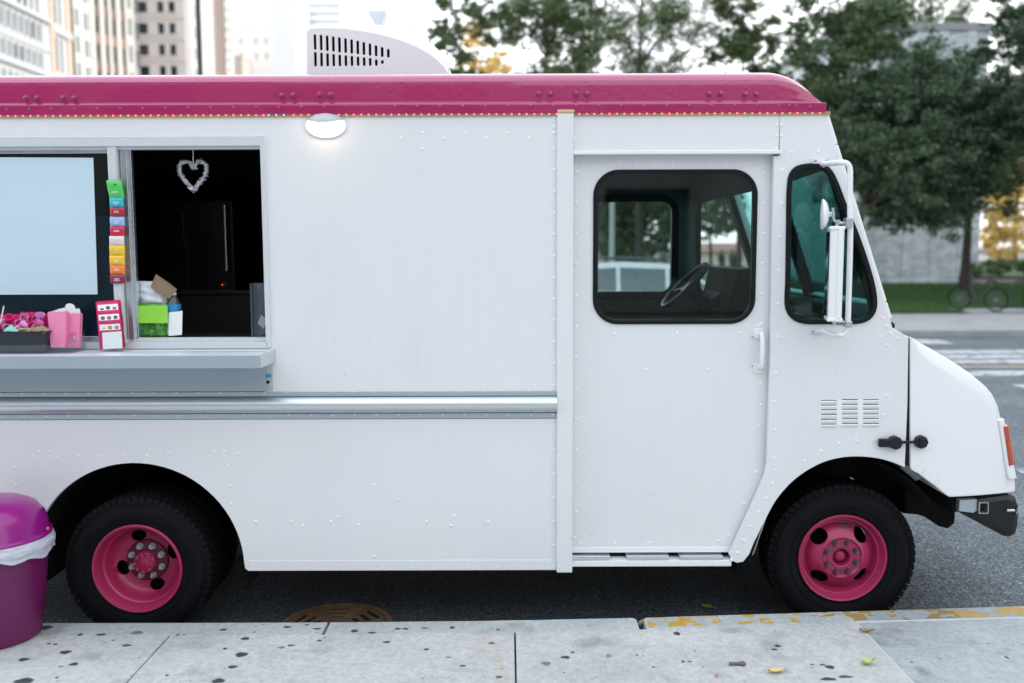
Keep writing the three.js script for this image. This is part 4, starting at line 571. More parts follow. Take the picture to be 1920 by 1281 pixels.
{ // leaflet holder
  const z = 0.085, t = thing('leaflet_holder', 'clear stand of pink cupcake menu leaflets at the foot of the window post', 'leaflet holder', onCounter(210, z));
  const top = S(178, 566, z - 0.04), q = (a, b, d = 0) => S(a, b, z + d);
  const print = canvasTex(256, 512, (c, w, h) => {
    c.fillStyle = '#c8175f'; c.fillRect(0, 0, w, h); c.fillStyle = '#f2e9ee';
    const cakes = [['#e8e8e8', '#222', '#e8d2b0'], ['#555', '#8a6a48', '#1c1c1c'], ['#ece0c8', '#c4502a', '#6f9a58']], cup = ['#3a2f30', '#4a3a34', '#3c3c40'];
    [0.06, 0.27, 0.48].forEach((y, r) => { c.fillStyle = '#f2e9ee'; c.fillRect(w * 0.07, h * y, w * 0.88, h * 0.125); [0.24, 0.51, 0.79].forEach((x, k) => { const cx = w * x, cy = h * (y + 0.075); c.fillStyle = r === 2 ? ['#e2cfa8', '#c8792a', '#8a7a4a'][k] : cup[r]; c.beginPath(); c.moveTo(cx - 24, cy); c.lineTo(cx + 24, cy); c.lineTo(cx + 16, cy + 18); c.lineTo(cx - 16, cy + 18); c.fill(); c.fillStyle = cakes[r][k]; c.beginPath(); c.ellipse(cx, cy - 2, 26, 16, 0, Math.PI, 0); c.fill(); c.beginPath(); c.arc(cx, cy - 16, 6, 0, 7); c.fill(); }); });
    c.fillStyle = '#e58bb2'; for (let i = 0; i < 11; i++) c.fillRect(w * (0.1 + i * 0.075), h * 0.03, 9, 5); for (const y of [0.205, 0.415, 0.62]) { c.fillStyle = '#d44a86'; for (let i = 0; i < 12; i++) c.fillRect(w * (0.1 + i * 0.07), h * y, 11, 7); }
  });
  const bl = q(187, 655, 0.005), br = q(232, 653, 0.005), tl = q(179, 567, -0.055), tr = q(222, 564, -0.055);
  const sheetG = loft([[bl, br], [tl, tr]]); sheetG.setAttribute('uv', new THREE.Float32BufferAttribute([0, 0, 1, 0, 0, 1, 1, 1], 2));
  for (let i = 2; i >= 0; i--) wpart('leaflet', (i ? sheetG.clone().translate(0.0025 * i, 0.002 * i, -0.006 * i) : sheetG.clone()), i ? std([0.58, 0.012, 0.11], 0.5) : phys([1, 1, 1], 0.35, { map: print }), t);
  const n = V3(0, 0, 0.003), card = loft([[q(193, 655, 0.012), q(230, 653, 0.012)], [q(191.5, 624, -0.008), q(228, 621, -0.008)]]);
  wpart('card', card.translate(0, 0, 0.002), paper, t);
  const pk = [[q(184, 655, 0.018), q(234, 653, 0.018)], [q(181, 600, 0.0), q(231.5, 598, 0.0)]];
  wpart('holder', M(loft(pk), loft([[q(184, 656, 0.018), q(234, 654, 0.018)], [q(184, 654, -0.05), q(233, 652, -0.05)]]), loft([[q(184, 655, 0.018), q(181, 600, 0)], [q(184, 654, -0.05), q(179, 560, -0.07)]]), loft([[q(234, 653, 0.018), q(231.5, 598, 0)], [q(233, 652, -0.05), q(225, 570, -0.07)]])), glassClear, t);
}
const thinTrans = (c) => phys(c, 0.7, {});
{ // clear bin with pink boxes
  const z = 0.10, t = thing('acrylic_bin', 'clear plastic bin on the counter holding pink scalloped boxes', 'bin', onCounter(110, z));
  const x0 = X(0, 640, z) - 0.35, x1 = X(146, 640, z), d0 = 0.02, d1 = 0.185, h = 0.10;
  const wall = (a0, a1, b0, b1, c0, c1) => box(a0, a1, cTop + b0, cTop + b1, c0, c1, 0.0015);
  wpart('side', M(wall(x0, x1, 0.0, 0.004, d0, d1), wall(x0, x1, 0.004, h * 0.42, d1 - 0.003, d1), wall(x0, x1, 0.004, h, d0, d0 + 0.003), wall(x1 - 0.003, x1, 0.004, h, d0 + 0.003, d1 - 0.003)), phys([0.93, 0.94, 0.97], 0.06, { transmission: 1, thickness: 0, ior: 1.49 }), t);
  wpart('grip', new THREE.TorusGeometry(0.018, 0.0025, 6, 24).scale(1, 0.6, 1).rotateY(Math.PI / 2).translate(x1 + 0.001, cTop + 0.07, 0.12), phys([0.95, 0.9, 0.95], 0.1, { transmission: 0.8, thickness: 0 }), t);
}
{ // pink popcorn boxes with white liners, standing in the bin
  const pk = phys([0.82, 0.24, 0.42], 0.5), z = 0.11;
  const scal = (px0, px1, pyT, zz, lean) => { const a = S(px0 + 6, 652, zz), b = S(px1 - 2, 652, zz), c = S(px0, pyT, zz), d = S(px1, pyT, zz), N = 24, pts = [a, b]; for (let i = 0; i <= N; i++) { const p = d.clone().lerp(c, i / N); pts.push(V3(p.x, p.y + 0.005 * Math.abs(Math.sin(i / N * Math.PI * 4)), 0)); } for (const p of pts) p.y = Math.max(p.y, cTop + 0.005); return pts; };
  for (const [n, px0, px1, py, zz, lab] of [['popcorn_box', 89, 124, 586, 0.135, 'front pink scalloped paper box with a white liner, in the clear bin'], ['popcorn_box', 115, 150, 589, 0.100, 'right pink scalloped paper box with a rounded white tab, in the clear bin']]) {
    const t = thing(n, lab, 'paper box', onCounter((px0 + px1) / 2, zz), 0), o = scal(px0, px1, py, zz);
    wpart('carton', M(ext(o, zz - 0.001, zz + 0.001, 0), ext(o, zz - 0.028, zz - 0.026, 0), loft([[o[1], o[2]].map((p) => V3(p.x, p.y, zz)), [o[1], o[2]].map((p) => V3(p.x - 0.002, p.y, zz - 0.027))]), loft([[o[0], o[o.length - 1]].map((p) => V3(p.x, p.y, zz)), [o[0], o[o.length - 1]].map((p) => V3(p.x + 0.002, p.y, zz - 0.027))])), pk, t);
    const zl = zz - 0.012, tab = px0 > 100 ? smooth([[119, 600], [121, 580], [124, 571], [131, 569], [139, 573], [142, 580], [148, 578], [148, 600]].map(([a, b]) => S(a, b, zl)), 40) : [[92, 600], [90, 586], [112, 579], [122, 577], [123, 600]].map(([a, b]) => S(a, b, zl));
    wpart('liner', ext(tab, zl - 0.001, zl + 0.001, 0), paper, t);
  }
}
{ // black tray heaped with sachets and pink cups
  const t = thing('black_tray', 'black plastic tray on the counter at the left edge, heaped with sachets', 'tray', onCounter(40, 0.13));
  const x0 = X(-70, 640, 0.13), x1 = X(97, 640, 0.13), y0 = cTop + 0.006, h = S(50, 622, 0.19).y - y0; const rim = (k, y) => rrect(x0 - k, x1 + k, 0.06 - k, 0.185 + k, 0.02 + k * 0.5, 5).map((p) => V3(p.x, y, p.y));
  const rows = [rim(-0.018, y0), rim(0, y0 + h), rim(0.007, y0 + h + 0.001), rim(0.007, y0 + h - 0.004), rim(-0.002, y0 + h - 0.004), rim(-0.02, y0 + 0.004)].map((r) => [...r, r[0]]);
  wpart('tray', M(loft(rows, 0.5), box(x0 + 0.015, x1 - 0.015, y0, y0 + 0.003, 0.08, 0.17)), phys([0.012, 0.017, 0.024], 0.35), t);
  seed_ = 77; const brown = [[0.30, 0.20, 0.12], [0.36, 0.26, 0.17], [0.24, 0.17, 0.11]].map((c) => std(c, 0.8));
  for (let i = 0; i < 13; i++) { const px = rr(46, 92), w = rr(0.05, 0.062), hh = rr(0.026, 0.034), c = V3(X(px, 620, 0.15), y0 + h + rr(-0.002, 0.016) * (1 - Math.abs(px - 66) / 60), rr(0.10, 0.18)); const N = 5, rws = []; for (let j = 0; j <= N; j++) { const r = []; for (let k = 0; k <= N; k++) { const u = k / N, v = j / N; r.push(V3((u - 0.5) * w, 0.004 * Math.sin(u * 3.1) * Math.sin(v * 3.1) + rr(-0.0012, 0.0012), (v - 0.5) * hh)); } rws.push(r); }
    single('sugar_packet', loft(rws, 0.4).rotateX(rr(0.2, 1.1)).rotateZ(rr(-0.5, 0.5)).rotateY(rr(-0.8, 0.8)), brown[i % 3], 'small brown paper sugar packet in the heap at the tray\'s right end', 'sugar packet', c, 'brown sugar packets heaped in the black tray'); }
  for (let i = 0; i < 4; i++) { const c = V3(X(8 + i * 6, 615, 0.15), y0 + h + 0.006, 0.13 + i * 0.012); const rws = []; for (let j = 0; j <= 4; j++) { const r = []; for (let k = 0; k <= 4; k++) r.push(V3((k / 4 - 0.5) * 0.055, 0.004 * Math.sin(k / 4 * 3.1) + rr(-0.001, 0.001), (j / 4 - 0.5) * 0.03)); rws.push(r); } single('sweetener_packet', loft(rws, 0.4).rotateX(rr(0.4, 1)).rotateZ(rr(-0.4, 0.6)), std([0.25, 0.5, 0.44], 0.7), 'pale green sweetener packet in the heap at the tray\'s left end', 'sweetener packet', c, 'pale green sweetener packets in the black tray'); }
  const cup = new THREE.LatheGeometry([[0.014, 0], [0.0145, 0.002], [0.020, 0.034], [0.0215, 0.034], [0.0215, 0.036], [0.019, 0.036], [0.0135, 0.003]].map(([a, b]) => new THREE.Vector2(a, b)), 20); const cupM = [phys([0.80, 0.20, 0.48], 0.4), phys([0.70, 0.32, 0.62], 0.4), phys([0.72, 0.03, 0.22], 0.45)];
  for (let i = 0; i < 16; i++) { const px = -4 + (i % 8) * 11.5 + rr(-3, 3), row = i >> 3, zz = 0.065 + row * 0.03; const o = single('paper_cup', cup, cupM[i % 3], 'small pink sample cup in the heap behind the black tray', 'cup', S(px, (row ? 612 : 601) + rr(-4, 4), zz), 'pink sample cups heaped behind the tray'); o.rotation.set(rr(0.5, 1.9), rr(-0.6, 0.6), rr(-1.2, 1.2)); }
  const sc = []; for (let i = 0; i < 5; i++) { const zz = 0.035 + i * 0.004, px0 = -6 + i * 22, N = 20, pts = [S(px0, 625, zz), S(px0 + 34, 625, zz)]; for (let q = 0; q <= N; q++) { const u = 1 - q / N; pts.push(V3(S(px0 + 34 * u, 600, zz).x, S(0, 595 - (i % 3) * 4, zz).y + 0.006 * Math.abs(Math.sin(u * 12.5)), 0)); } sc.push(ext(pts, zz - 0.0006, zz + 0.0006, 0)); }
  sc.forEach((g, i) => single('flat_carton', g, phys([0.62, 0.02, 0.16], 0.5), 'flat crimson carton with a scalloped top, standing behind the pink cups', 'carton', V3(0, 0, 0), 'crimson cartons behind the pink cups'));
  const s0 = S(2, 600, 0.10), s1 = S(7, 574, 0.10); single('straw', bar(s0.clone().add(V3(-0.008, -0.03, 0)), s1, 0.0035), std([0.8, 0.72, 0.68], 0.4), 'thin pale drinking straw standing at the tray\'s left end', 'straw');
}
// on the sill inside the hatch
{
  const z = -0.10, sillY = Y(631, 960, -0.06) + 0.002, sill = (px) => V3(X(px, 630, z), sillY, z);
  P('inner_shelf', box(X(246, 600), xWin, sillY - 0.02, sillY - 0.002, -0.36, -0.076, 0.003), darkM);
  const g = thing('green_pouch', 'bright green see-through pouch of leaves standing in the hatch', 'pouch', sill(285));
  pouch('bag', [[256, 632], [316, 632], [315, 567], [255, 568]], z, 0.05, phys([0.10, 0.36, 0.03], 0.18, { clearcoat: 0.6 }), g, 31, 0.006);
  wpart('label_panel', loft([[S(257, 606, z + 0.05), S(315, 606, z + 0.05)], [S(256, 573, z + 0.042), S(314, 573, z + 0.042)]], 0), phys([0.26, 0.62, 0.05], 0.5), g).userData.label = 'pale green label panel';
  seed_ = 12; const lv = []; for (let i = 0; i < 26; i++) { const p = S(rr(260, 312), rr(609, 629), z + rr(0.034, 0.042)); const s = new THREE.CircleGeometry(rr(0.008, 0.014), 7).scale(1, 0.6, 1).rotateZ(rr(0, 3)).rotateY(rr(-0.5, 0.5)).translate(p.x, p.y, p.z); lv.push(s); } stuff(wpart('leaves', M(lv), std([0.03, 0.16, 0.03], 0.6, { side: THREE.DoubleSide }), g));
  const w = thing('white_pouch', 'white foil pouch leaning behind the green pouch in the hatch', 'pouch', S(284, 568, z - 0.02));
  pouch('bag', [[258, 571], [314, 571], [311, 528], [252, 527]], z - 0.012, 0.045, phys([0.66, 0.70, 0.76], 0.35, { clearcoat: 0.2 }), w, 41, 0.006);
  const b = thing('cup_sleeve', 'brown cardboard cup sleeve tilted on top of the white pouch', 'cup sleeve', S(307, 540, z + 0.02));
  const cor = [[282, 538], [317, 561], [332, 543], [292, 514]].map(([a, c]) => S(a, c, z + 0.025)); const row = (p, q) => Array.from({ length: 9 }, (_, i) => { const u = i / 8, v = p.clone().lerp(q, u); v.z += 0.014 * Math.sin(u * Math.PI); return v; });
  const f = loft([row(cor[0], cor[1]), row(cor[3], cor[2])]), bk = f.clone(); { const a = bk.attributes.position; const fa = f.attributes.position; for (let i = 0; i < a.count; i++) { const u = (i % 9) / 8; a.setZ(i, fa.getZ(i) - 0.028 * Math.sin(u * Math.PI) - 0.001); } } bk.computeVertexNormals();
  wpart('sleeve', M(f, bk), std([0.25, 0.175, 0.11], 0.85), b);
  const bo = thing('water_bottle', 'clear water bottle with a blue label and a white paper wrap, beside the green pouch', 'bottle', sill(328)), bc = sill(328), R = X(341, 610, z) - X(328, 610, z), yy = (py) => Y(py, 328, z) - sillY, yb2 = (t) => t;
  const H = S(328, 556, z).y - sillY;
  wpart('body', new THREE.LatheGeometry([[0, 0], [R * 0.8, 0], [R * 0.97, 0.008], [R, 0.02], [R * 0.95, H * 0.5], [R, H * 0.62], [R, H * 0.78], [R * 0.85, H * 0.88], [R * 0.4, H], [R * 0.38, H * 1.06]].map(([a, c]) => new THREE.Vector2(a, c)), 28).translate(bc.x, bc.y, bc.z), phys([0.80, 0.90, 0.94], 0.05, { transmission: 0.95, thickness: 0 }), bo);
  wpart('label_band', new THREE.CylinderGeometry(R * 1.015, R * 1.015, H * 0.22, 28, 1, true).translate(bc.x, bc.y + H * 0.70, bc.z), phys([0.02, 0.22, 0.46], 0.35), bo);
  wpart('cap', new THREE.CylinderGeometry(R * 0.42, R * 0.42, 0.014, 18).translate(bc.x, bc.y + H * 1.07, bc.z), phys([0.6, 0.65, 0.7], 0.4), bo);
  wpart('paper_wrap', M(loft([[S(316, 630, z + R + 0.004), S(341, 628, z + R + 0.004)], [S(316, 586, z + R + 0.002), S(342, 583, z + R + 0.002)]]), new THREE.CylinderGeometry(R * 1.03, R * 1.03, H * 0.48, 28, 1, true, -1.2, 2.4).translate(bc.x, bc.y + H * 0.29, bc.z)), paper, bo);
  const h = thing('sign_holder', 'dark clear acrylic holder at the right side of the serving hatch, banknote tucked in', 'sign holder', sill(485));
  const x0 = X(475, 580, z), x1 = X(496, 580, z), yt = Y(531, 485, z);
  wpart('panel', M(box(x0, x1, sillY, yt, z - 0.012, z - 0.009), box(x0, x0 + 0.003, sillY, yt, z - 0.009, z + 0.05), box(x0, x1, sillY, sillY + 0.004, z - 0.009, z + 0.05)), phys([0.55, 0.62, 0.70], 0.06, { transmission: 0.85, thickness: 0 }), h);
  wpart('insert', M(box(x0 + 0.02, x0 + 0.032, sillY + 0.02, yt - 0.012, z - 0.02, z - 0.016), box(x0 + 0.036, x1, sillY + 0.03, yt - 0.02, z - 0.02, z - 0.016)), std([0.03, 0.08, 0.16], 0.5), h);
  const bill = loft([[S(483, 606, z + 0.03), S(494, 617, z + 0.03)], [S(490, 590, z + 0.02), S(500, 600, z + 0.02)]]); wpart('banknote', bill, std([0.34, 0.34, 0.32], 0.8), h);
  // inside, far back: steel refrigerator with long handles, and a work top
  const zr = -1.0, fr = thing('refrigerator', 'black two door refrigerator in the dark behind the serving hatch, steel handles', 'refrigerator', V3(X(380, 500, zr), 1.0, zr));
  wpart('cabinet', box(X(300, 500, zr), X(440, 500, zr), 1.0, Y(375, 380, zr), zr - 0.65, zr, 0.01), phys([0.008, 0.008, 0.009], 0.3), fr);
  for (const [a, b, c, r] of [[421, 384, 508, 0.011], [342, 398, 462, 0.004]]) wpart('handle', bar(S(a, b, zr + 0.05), S(a + 4, c, zr + 0.05), r), r > 0.01 ? alu : std([0.05, 0.055, 0.06], 0.4), fr);
  wpart('door_edge', box(X(352, 500, zr), X(354, 500, zr), 1.1, Y(400, 380, zr), zr, zr + 0.004), std([0.03, 0.03, 0.03], 0.4), fr);
  { const p = S(416.5, 534, zr + 0.01); wpart('indicator_lamp', new THREE.SphereGeometry(0.004, 8, 6).translate(p.x, p.y, p.z), new THREE.MeshStandardMaterial({ color: 0x200000, emissive: lin(1, 0.05, 0.01), emissiveIntensity: 1.5 }), fr); const l = new THREE.PointLight(lin(1, 0.1, 0.03), 0.0006, 0, 2); l.position.copy(p); l.castShadow = true; scene.add(l); }
  const zt = -0.9; single('work_top', M(box(X(335, 545, zt), X(474, 545, zt), Y(552, 400, zt), Y(545, 400, zt), zt - 0.4, zt, 0.004), box(X(335, 545, zt), X(474, 545, zt), 1.0, Y(552, 400, zt), zt - 0.38, zt - 0.02)), std([0.02, 0.021, 0.022], 0.4), 'dark worktop inside the truck, seen through the serving hatch', 'worktop');
}
// ---------------------------------------------------------------- on the pavement
{ // waste bin
  const zc = 0.345, base = G(68, 1197, KY); const cx = S(-14, 1100, zc).x, rB = 0.205, rT = 0.262, y0 = KY, yR = S(-14, 1000, zc).y - 0.035, yTop = S(-14, 934, zc).y;
  const t = thing('waste_bin', 'magenta waste bin with a domed lid and white liner, at the left edge', 'waste bin', V3(cx, y0, zc));
  const L = (prof, n = 56) => new THREE.LatheGeometry(prof.map(([a, b]) => new THREE.Vector2(a, b)), n);
  const H = yR - y0, plast = phys([0.135, 0.008, 0.085], 0.36, { bumpMap: rep(wob, 3), bumpScale: 0.003 });
  mesh('body', L([[0, 0.004], [rB - 0.02, 0.0], [rB, 0.012], [rB + (rT - rB) * 0.5, H * 0.5], [rT - 0.004, H], [rT + 0.004, H + 0.004], [rT + 0.004, H + 0.016]]), plast, t);
  const rows = []; seed_ = 3; for (let j = 0; j <= 14; j++) { const r = []; for (let i = 0; i <= 260; i++) { const a = i / 260 * 2 * Math.PI, v = j / 14, low = 0.074 + 0.012 * Math.sin(a * 3 + 1) + 0.008 * Math.sin(a * 11); const y = H + 0.022 - v * low, wv = 0.004 * (fbm(a / 6.2832, v * 0.2, 14, 2, 5) - 0.5) * 2 + 0.0025 * Math.sin(a * 27 + v * 5) * v + 0.005 * (1 - 2 * Math.abs(fbm(a / 6.2832, v * 0.25, 20, 2, 8) * 2 - 1)); const q = rT + 0.008 + 0.010 * Math.sin(Math.min(1, v * 1.3) * 2.6) + wv; r.push(V3(q * Math.cos(a), y, q * Math.sin(a))); } rows.push(r); }
  { for (const r of rows) { const e = r[0]; r[260] = e.clone(); } }
  mesh('bin_liner', loft(rows), phys([0.60, 0.64, 0.72], 0.4, { transmission: 0.15, thickness: 0 }), t);
  const D = yTop - yR, lidM = phys([0.27, 0.008, 0.20], 0.28, { clearcoat: 0.25, clearcoatRoughness: 0.1, specularIntensity: 0.7 });
  mesh('lid', L([[rT + 0.006, 0.018], [rT + 0.012, 0.022], [rT + 0.010, 0.034], [rT - 0.006, 0.042], [rT * 0.985, D * 0.35], [rT * 0.93, D * 0.58], [rT * 0.80, D * 0.80], [rT * 0.60, D * 0.93], [rT * 0.35, D * 0.985], [0, D]].map(([a, b]) => [a, H + b])), lidM, t);
  // swing flap let into the dome, facing left and up
  const fl = []; for (let j = 0; j <= 8; j++) { const r = []; for (let i = 0; i <= 12; i++) { const a = rad(115 + 130 * i / 12), e = rad(30 + 48 * j / 8); r.push(V3((rT + 0.004) * Math.cos(e) * Math.cos(a), H + D * Math.sin(e) * 1.0 + 0.006, (rT + 0.004) * Math.cos(e) * Math.sin(a) * 1)); } fl.push(r); }
  mesh('flap', loft(fl), phys([0.30, 0.008, 0.20], 0.25, { clearcoat: 0.6 }), t);
  mesh('hinge', new THREE.SphereGeometry(0.009, 10, 8).translate(rT + 0.008, H + 0.05, -0.02), phys([0.6, 0.1, 0.3], 0.4), t);
}
{ // drain cover in the gutter
  const c0 = G(649, 1134, 0.01), R = 0.30, t = thing('drain_cover', 'rusty round cast iron drain cover in the gutter beneath the truck', 'drain cover', V3(c0.x, 0.004, c0.z + R));
  const rust = std([0.9, 0.9, 0.9], 0.7, { map: rep(tex(256, 256, (u, v) => { const a = fbm(u, v, 10, 4, 131); return [0.36 + 0.26 * a, 0.27 + 0.22 * a, 0.17 + 0.18 * a]; }), 2), metalness: 0.35, bumpMap: rep(concBump, 3), bumpScale: 0.002 });
  const slots = []; const slot = (r, a, w, h) => slots.push(rrect(-w / 2, w / 2, -h / 2, h / 2, h * 0.48, 4).map((p) => V3(p.x, p.y + r, 0)).map((p) => V3(p.x * Math.cos(a) - p.y * Math.sin(a), p.x * Math.sin(a) + p.y * Math.cos(a), 0)));
  for (let s = 0; s < 6; s++) for (const [r, w] of [[0.226, 0.15], [0.170, 0.125], [0.114, 0.08]]) slot(r, s * Math.PI / 3 + 0.12 + (r > 0.2 ? 0.03 : 0), w, 0.034);
  const disc = archPts(0, 0, 0.262, 0, 355, 71), ringO = archPts(0, 0, R, 0, 355, 71), ringI = archPts(0, 0, 0.268, 0, 355, 71);
  mesh('grate', ext(disc, 0.004, 0.016, 0.002, slots).rotateX(-Math.PI / 2), rust, t); mesh('frame', ext(ringO, 0, 0.018, 0.003, [ringI.reverse()]).rotateX(-Math.PI / 2), rust, t);
  mesh('pit', new THREE.CylinderGeometry(0.268, 0.268, 0.002, 40).translate(0, 0.0035, 0), std([0.006, 0.006, 0.006], 0.95), t);
}
// fallen leaves and scraps
function leafGeo(len, wid, curl) { const rows = []; for (let i = 0; i <= 8; i++) { const u = i / 8, w = wid * Math.sin(Math.PI * u ** 0.8) ** 0.8 + 0.0005; rows.push([-1, -0.5, 0, 0.5, 1].map((k) => V3((u - 0.5) * len, 0.002 + curl * (Math.abs(k) ** 1.5 * 0.9 + (u - 0.5) ** 2 * 2.2) + 0.002 * Math.sin(u * 9 + k * 3), k * w / 2))); } rows.push([-1, -0.5, 0, 0.5, 1].map((k) => V3(len * 0.72, 0.004 + curl, k * 0.0012))); return loft(rows); }
for (const [px, py, y, len, wid, curl, turn, c, lab] of [
  [1456, 1262, KY, 0.080, 0.034, 0.012, 0.1, [0.62, 0.50, 0.24], 'curled pale yellow leaf on the pavement below the front wheel'], [1627, 1247, KY, 0.062, 0.040, 0.018, 0.3, [0.50, 0.55, 0.20], 'light green leaf beside the right pavement joint'],
  [1624, 1187, KY, 0.062, 0.026, 0.014, -0.2, [0.34, 0.24, 0.10], 'dry brown leaf lying across the right pavement joint'], [1344, 1270, KY, 0.026, 0.012, 0.006, 0.9, [0.55, 0.24, 0.06], 'tiny orange leaf scrap near the bottom edge'],
  [1141, 1231, KY, 0.024, 0.018, 0.004, 0.4, [0.45, 0.18, 0.10], 'tiny reddish leaf scrap in the middle of the pavement'], [1327, 1141, 0, 0.065, 0.045, 0.01, -0.5, [0.20, 0.23, 0.06], 'olive leaf on the road under the cab door'], [1204, 1171, 0.05, 0.055, 0.035, 0.012, 1.3, [0.40, 0.28, 0.18], 'tan leaf caught in the gap between two kerb stones'], [1199, 1174, 0.06, 0.04, 0.03, 0.01, 0.4, [0.22, 0.15, 0.10], 'dark brown leaf wedged in the gap between two kerb stones']]) {
  const p = G(px, py, y), o = single('fallen_leaf', leafGeo(len, wid, curl), std(c, 0.7, { side: THREE.DoubleSide }), lab, 'leaf', p); o.position.y = y + 0.002; o.rotation.y = turn; }
{ const p = G(1382, 1248, KY); const o = single('brown_scrap', M(bar(V3(-0.035, 0.008, 0), V3(0.012, 0.009, 0), 0.007, 0.008, 7), new THREE.IcosahedronGeometry(0.016, 1).scale(1, 0.6, 0.9).translate(0.024, 0.010, 0)), std([0.15, 0.12, 0.10], 0.9), 'brown scrap of bark on the pavement left of the yellow leaf', 'scrap', p); }
// ---------------------------------------------------------------- across the street
const at = (px, d, y = 0.15) => V3((px - 963) / FPX * d, y, 4.7 - d);
const yAt = (px, py, d) => S(px, py, 4.7 - d).y;
const barkM = std([0.05, 0.042, 0.036], 0.95, { bumpMap: rep(tex(256, 256, (u, v) => fbm(u, v * 0.3, 24, 4, 141), false), 2), bumpScale: 0.02 });
const leafShape = (() => { const g = new THREE.BufferGeometry(); g.setAttribute('position', new THREE.Float32BufferAttribute([0, 0, 0, 0.5, 0.12, 0.5, 0, 0, 1, -0.5, 0.12, 0.5].map((v, i) => v * (i % 3 === 0 ? 0.62 : 1)), 3)); g.setIndex([0, 1, 2, 0, 2, 3]); g.computeVertexNormals(); return g; })();
const leafMats = [[0.110, 0.165, 0.080], [0.120, 0.172, 0.076], [0.090, 0.140, 0.084], [0.72, 0.55, 0.22]].map((c) => phys(c, 0.75, { transmission: 0.3, thickness: 0, side: THREE.DoubleSide, specularIntensity: 0.4 }));
function foliage(name, clumps, N, size, mat, parent, seed) { // clumps: [x, y, z, radius] in the parent's axes
  seed_ = seed; const im = new THREE.InstancedMesh(leafShape, mat, N), m = new THREE.Matrix4(), q = new THREE.Quaternion(), e = new THREE.Euler(), c = new THREE.Color();
  let total = 0; const cum = clumps.map((k) => (total += k[3] ** 2));
  for (let i = 0; i < N; i++) { const t = rnd() * total; let a = 0; while (cum[a] < t) a++; const k = clumps[a]; let x, y, z, l; do { x = rr(-1, 1); y = rr(-1, 1); z = rr(-1, 1); l = x * x + y * y + z * z; } while (l > 1 || l < 0.02); const f = k[3] * (0.35 + 0.65 * Math.sqrt(rnd())) / Math.sqrt(l) * Math.cbrt(l) * (1 + 0.28 * gauss());
    const s = size * rr(0.65, 1.35); e.set(rr(-1.1, 1.1), rr(0, 6.28), rr(-1.1, 1.1)); m.compose(V3(k[0] + x * f, k[1] + y * f * 0.72, k[2] + z * f), q.setFromEuler(e), V3(s, s, s)); im.setMatrixAt(i, m); const g = rr(0.65, 1.35); im.setColorAt(i, c.setRGB(g * rr(0.85, 1.15), g, g * rr(0.8, 1.1))); }
  im.name = name; im.castShadow = im.receiveShadow = true; im.userData.kind = 'stuff'; parent.add(im); return im;
}
function tree(name, label, px, d, pyT, pyB, wpx, { n = 26000, clumps = 70, leaf = 0.13, mat = 0, seed = 1, fork = 0.35, trunk = 0.2, ground = 0.16, off = 0, group } = {}) {
  const p = at(px, d, ground), t = thing(name, label, 'tree', p, 0, group); seed_ = seed;
  const yT = yAt(px, pyT, d) - ground, yB = yAt(px, pyB, d) - ground, R = wpx / 2 / FPX * d, H = (yT - yB) / 2, cy = (yT + yB) / 2, cl = [], wood = [];
  const big = []; for (let i = 0; i < clumps; i++) { const a = rr(0, 6.2832), v = rr(-1, 1), q = Math.sqrt(1 - v * v), f = Math.cbrt(rnd()) * rr(0.85, 1.05), r = rr(0.13, 0.24) * R; big.push([Math.cos(a) * q * f * (R - r * 0.5), cy + v * f * (H - r * 0.5), Math.sin(a) * q * f * (R - r * 0.5), r]); }
  for (const g of big) { cl.push(g); for (let k = 0; k < 9; k++) { const u = V3(gauss(), gauss() * 0.7, gauss()).multiplyScalar(g[3] * 0.95); cl.push([g[0] + u.x, g[1] + u.y, g[2] + u.z, g[3] * rr(0.22, 0.55)]); } }
  const yf = Math.max(0.9, yB + (yT - yB) * fork * 0.5), top = V3(rr(-0.2, 0.2), cy + H * 0.6, rr(-0.2, 0.2)), bend = rr(-0.15, 0.15);
  for (const c of big) c[0] += off; for (const c of cl) if (!big.includes(c)) c[0] += off;
  const sp = (k) => V3(off * k * k + bend * Math.sin(k * 3), k * top.y, bend * Math.sin(k * 4)); const spine = Array.from({ length: 9 }, (_, i) => sp(i / 8));
  for (let i = 0; i < 8; i++) wood.push(bar(spine[i], spine[i + 1], trunk * (i ? 1 - i / 9 : 1.25), trunk * (1 - (i + 1) / 9), 10));
  big.forEach((c, i) => { if (i % 2) return; const k0 = Math.min(0.85, Math.max(yf / top.y, (c[1] - 0.7 * Math.hypot(c[0], c[2])) / top.y)), a = sp(k0), b = V3(c[0], c[1], c[2]), mid = a.clone().lerp(b, 0.5).add(V3(rr(-0.2, 0.2), rr(0.0, 0.35), rr(-0.2, 0.2))), r0 = trunk * 0.36 * (1 - k0 * 0.5); wood.push(bar(a, mid, r0, r0 * 0.6, 6), bar(mid, b, r0 * 0.6, r0 * 0.15, 6)); });
  mesh('trunk', M(wood), barkM, t); foliage('crown', cl, n, leaf, leafMats[mat], t, seed + 500); return t;
}
tree('street_tree', 'sparse green tree just right of the roof air conditioner', 870, 33, -60, 190, 130, { n: 9000, clumps: 30, seed: 11, mat: 1, leaf: 0.11, trunk: 0.10 });
tree('street_tree', 'broad tree rising behind the middle of the roof, light glinting through', 1020, 34, -200, 260, 240, { n: 38000, clumps: 64, seed: 12, mat: 1, leaf: 0.095, trunk: 0.16 });
tree('street_tree', 'thin-crowned tree behind the roof left of the cab door, bright sky through its leaves', 1200, 37, -230, 260, 300, { n: 40000, clumps: 80, seed: 13, mat: 1, leaf: 0.09, trunk: 0.15 });
tree('street_tree', 'narrow tree above the cab roof, left of the dark tree mass', 1385, 36, -80, 260, 150, { n: 17000, clumps: 44, seed: 14, mat: 1, leaf: 0.11, trunk: 0.12 });
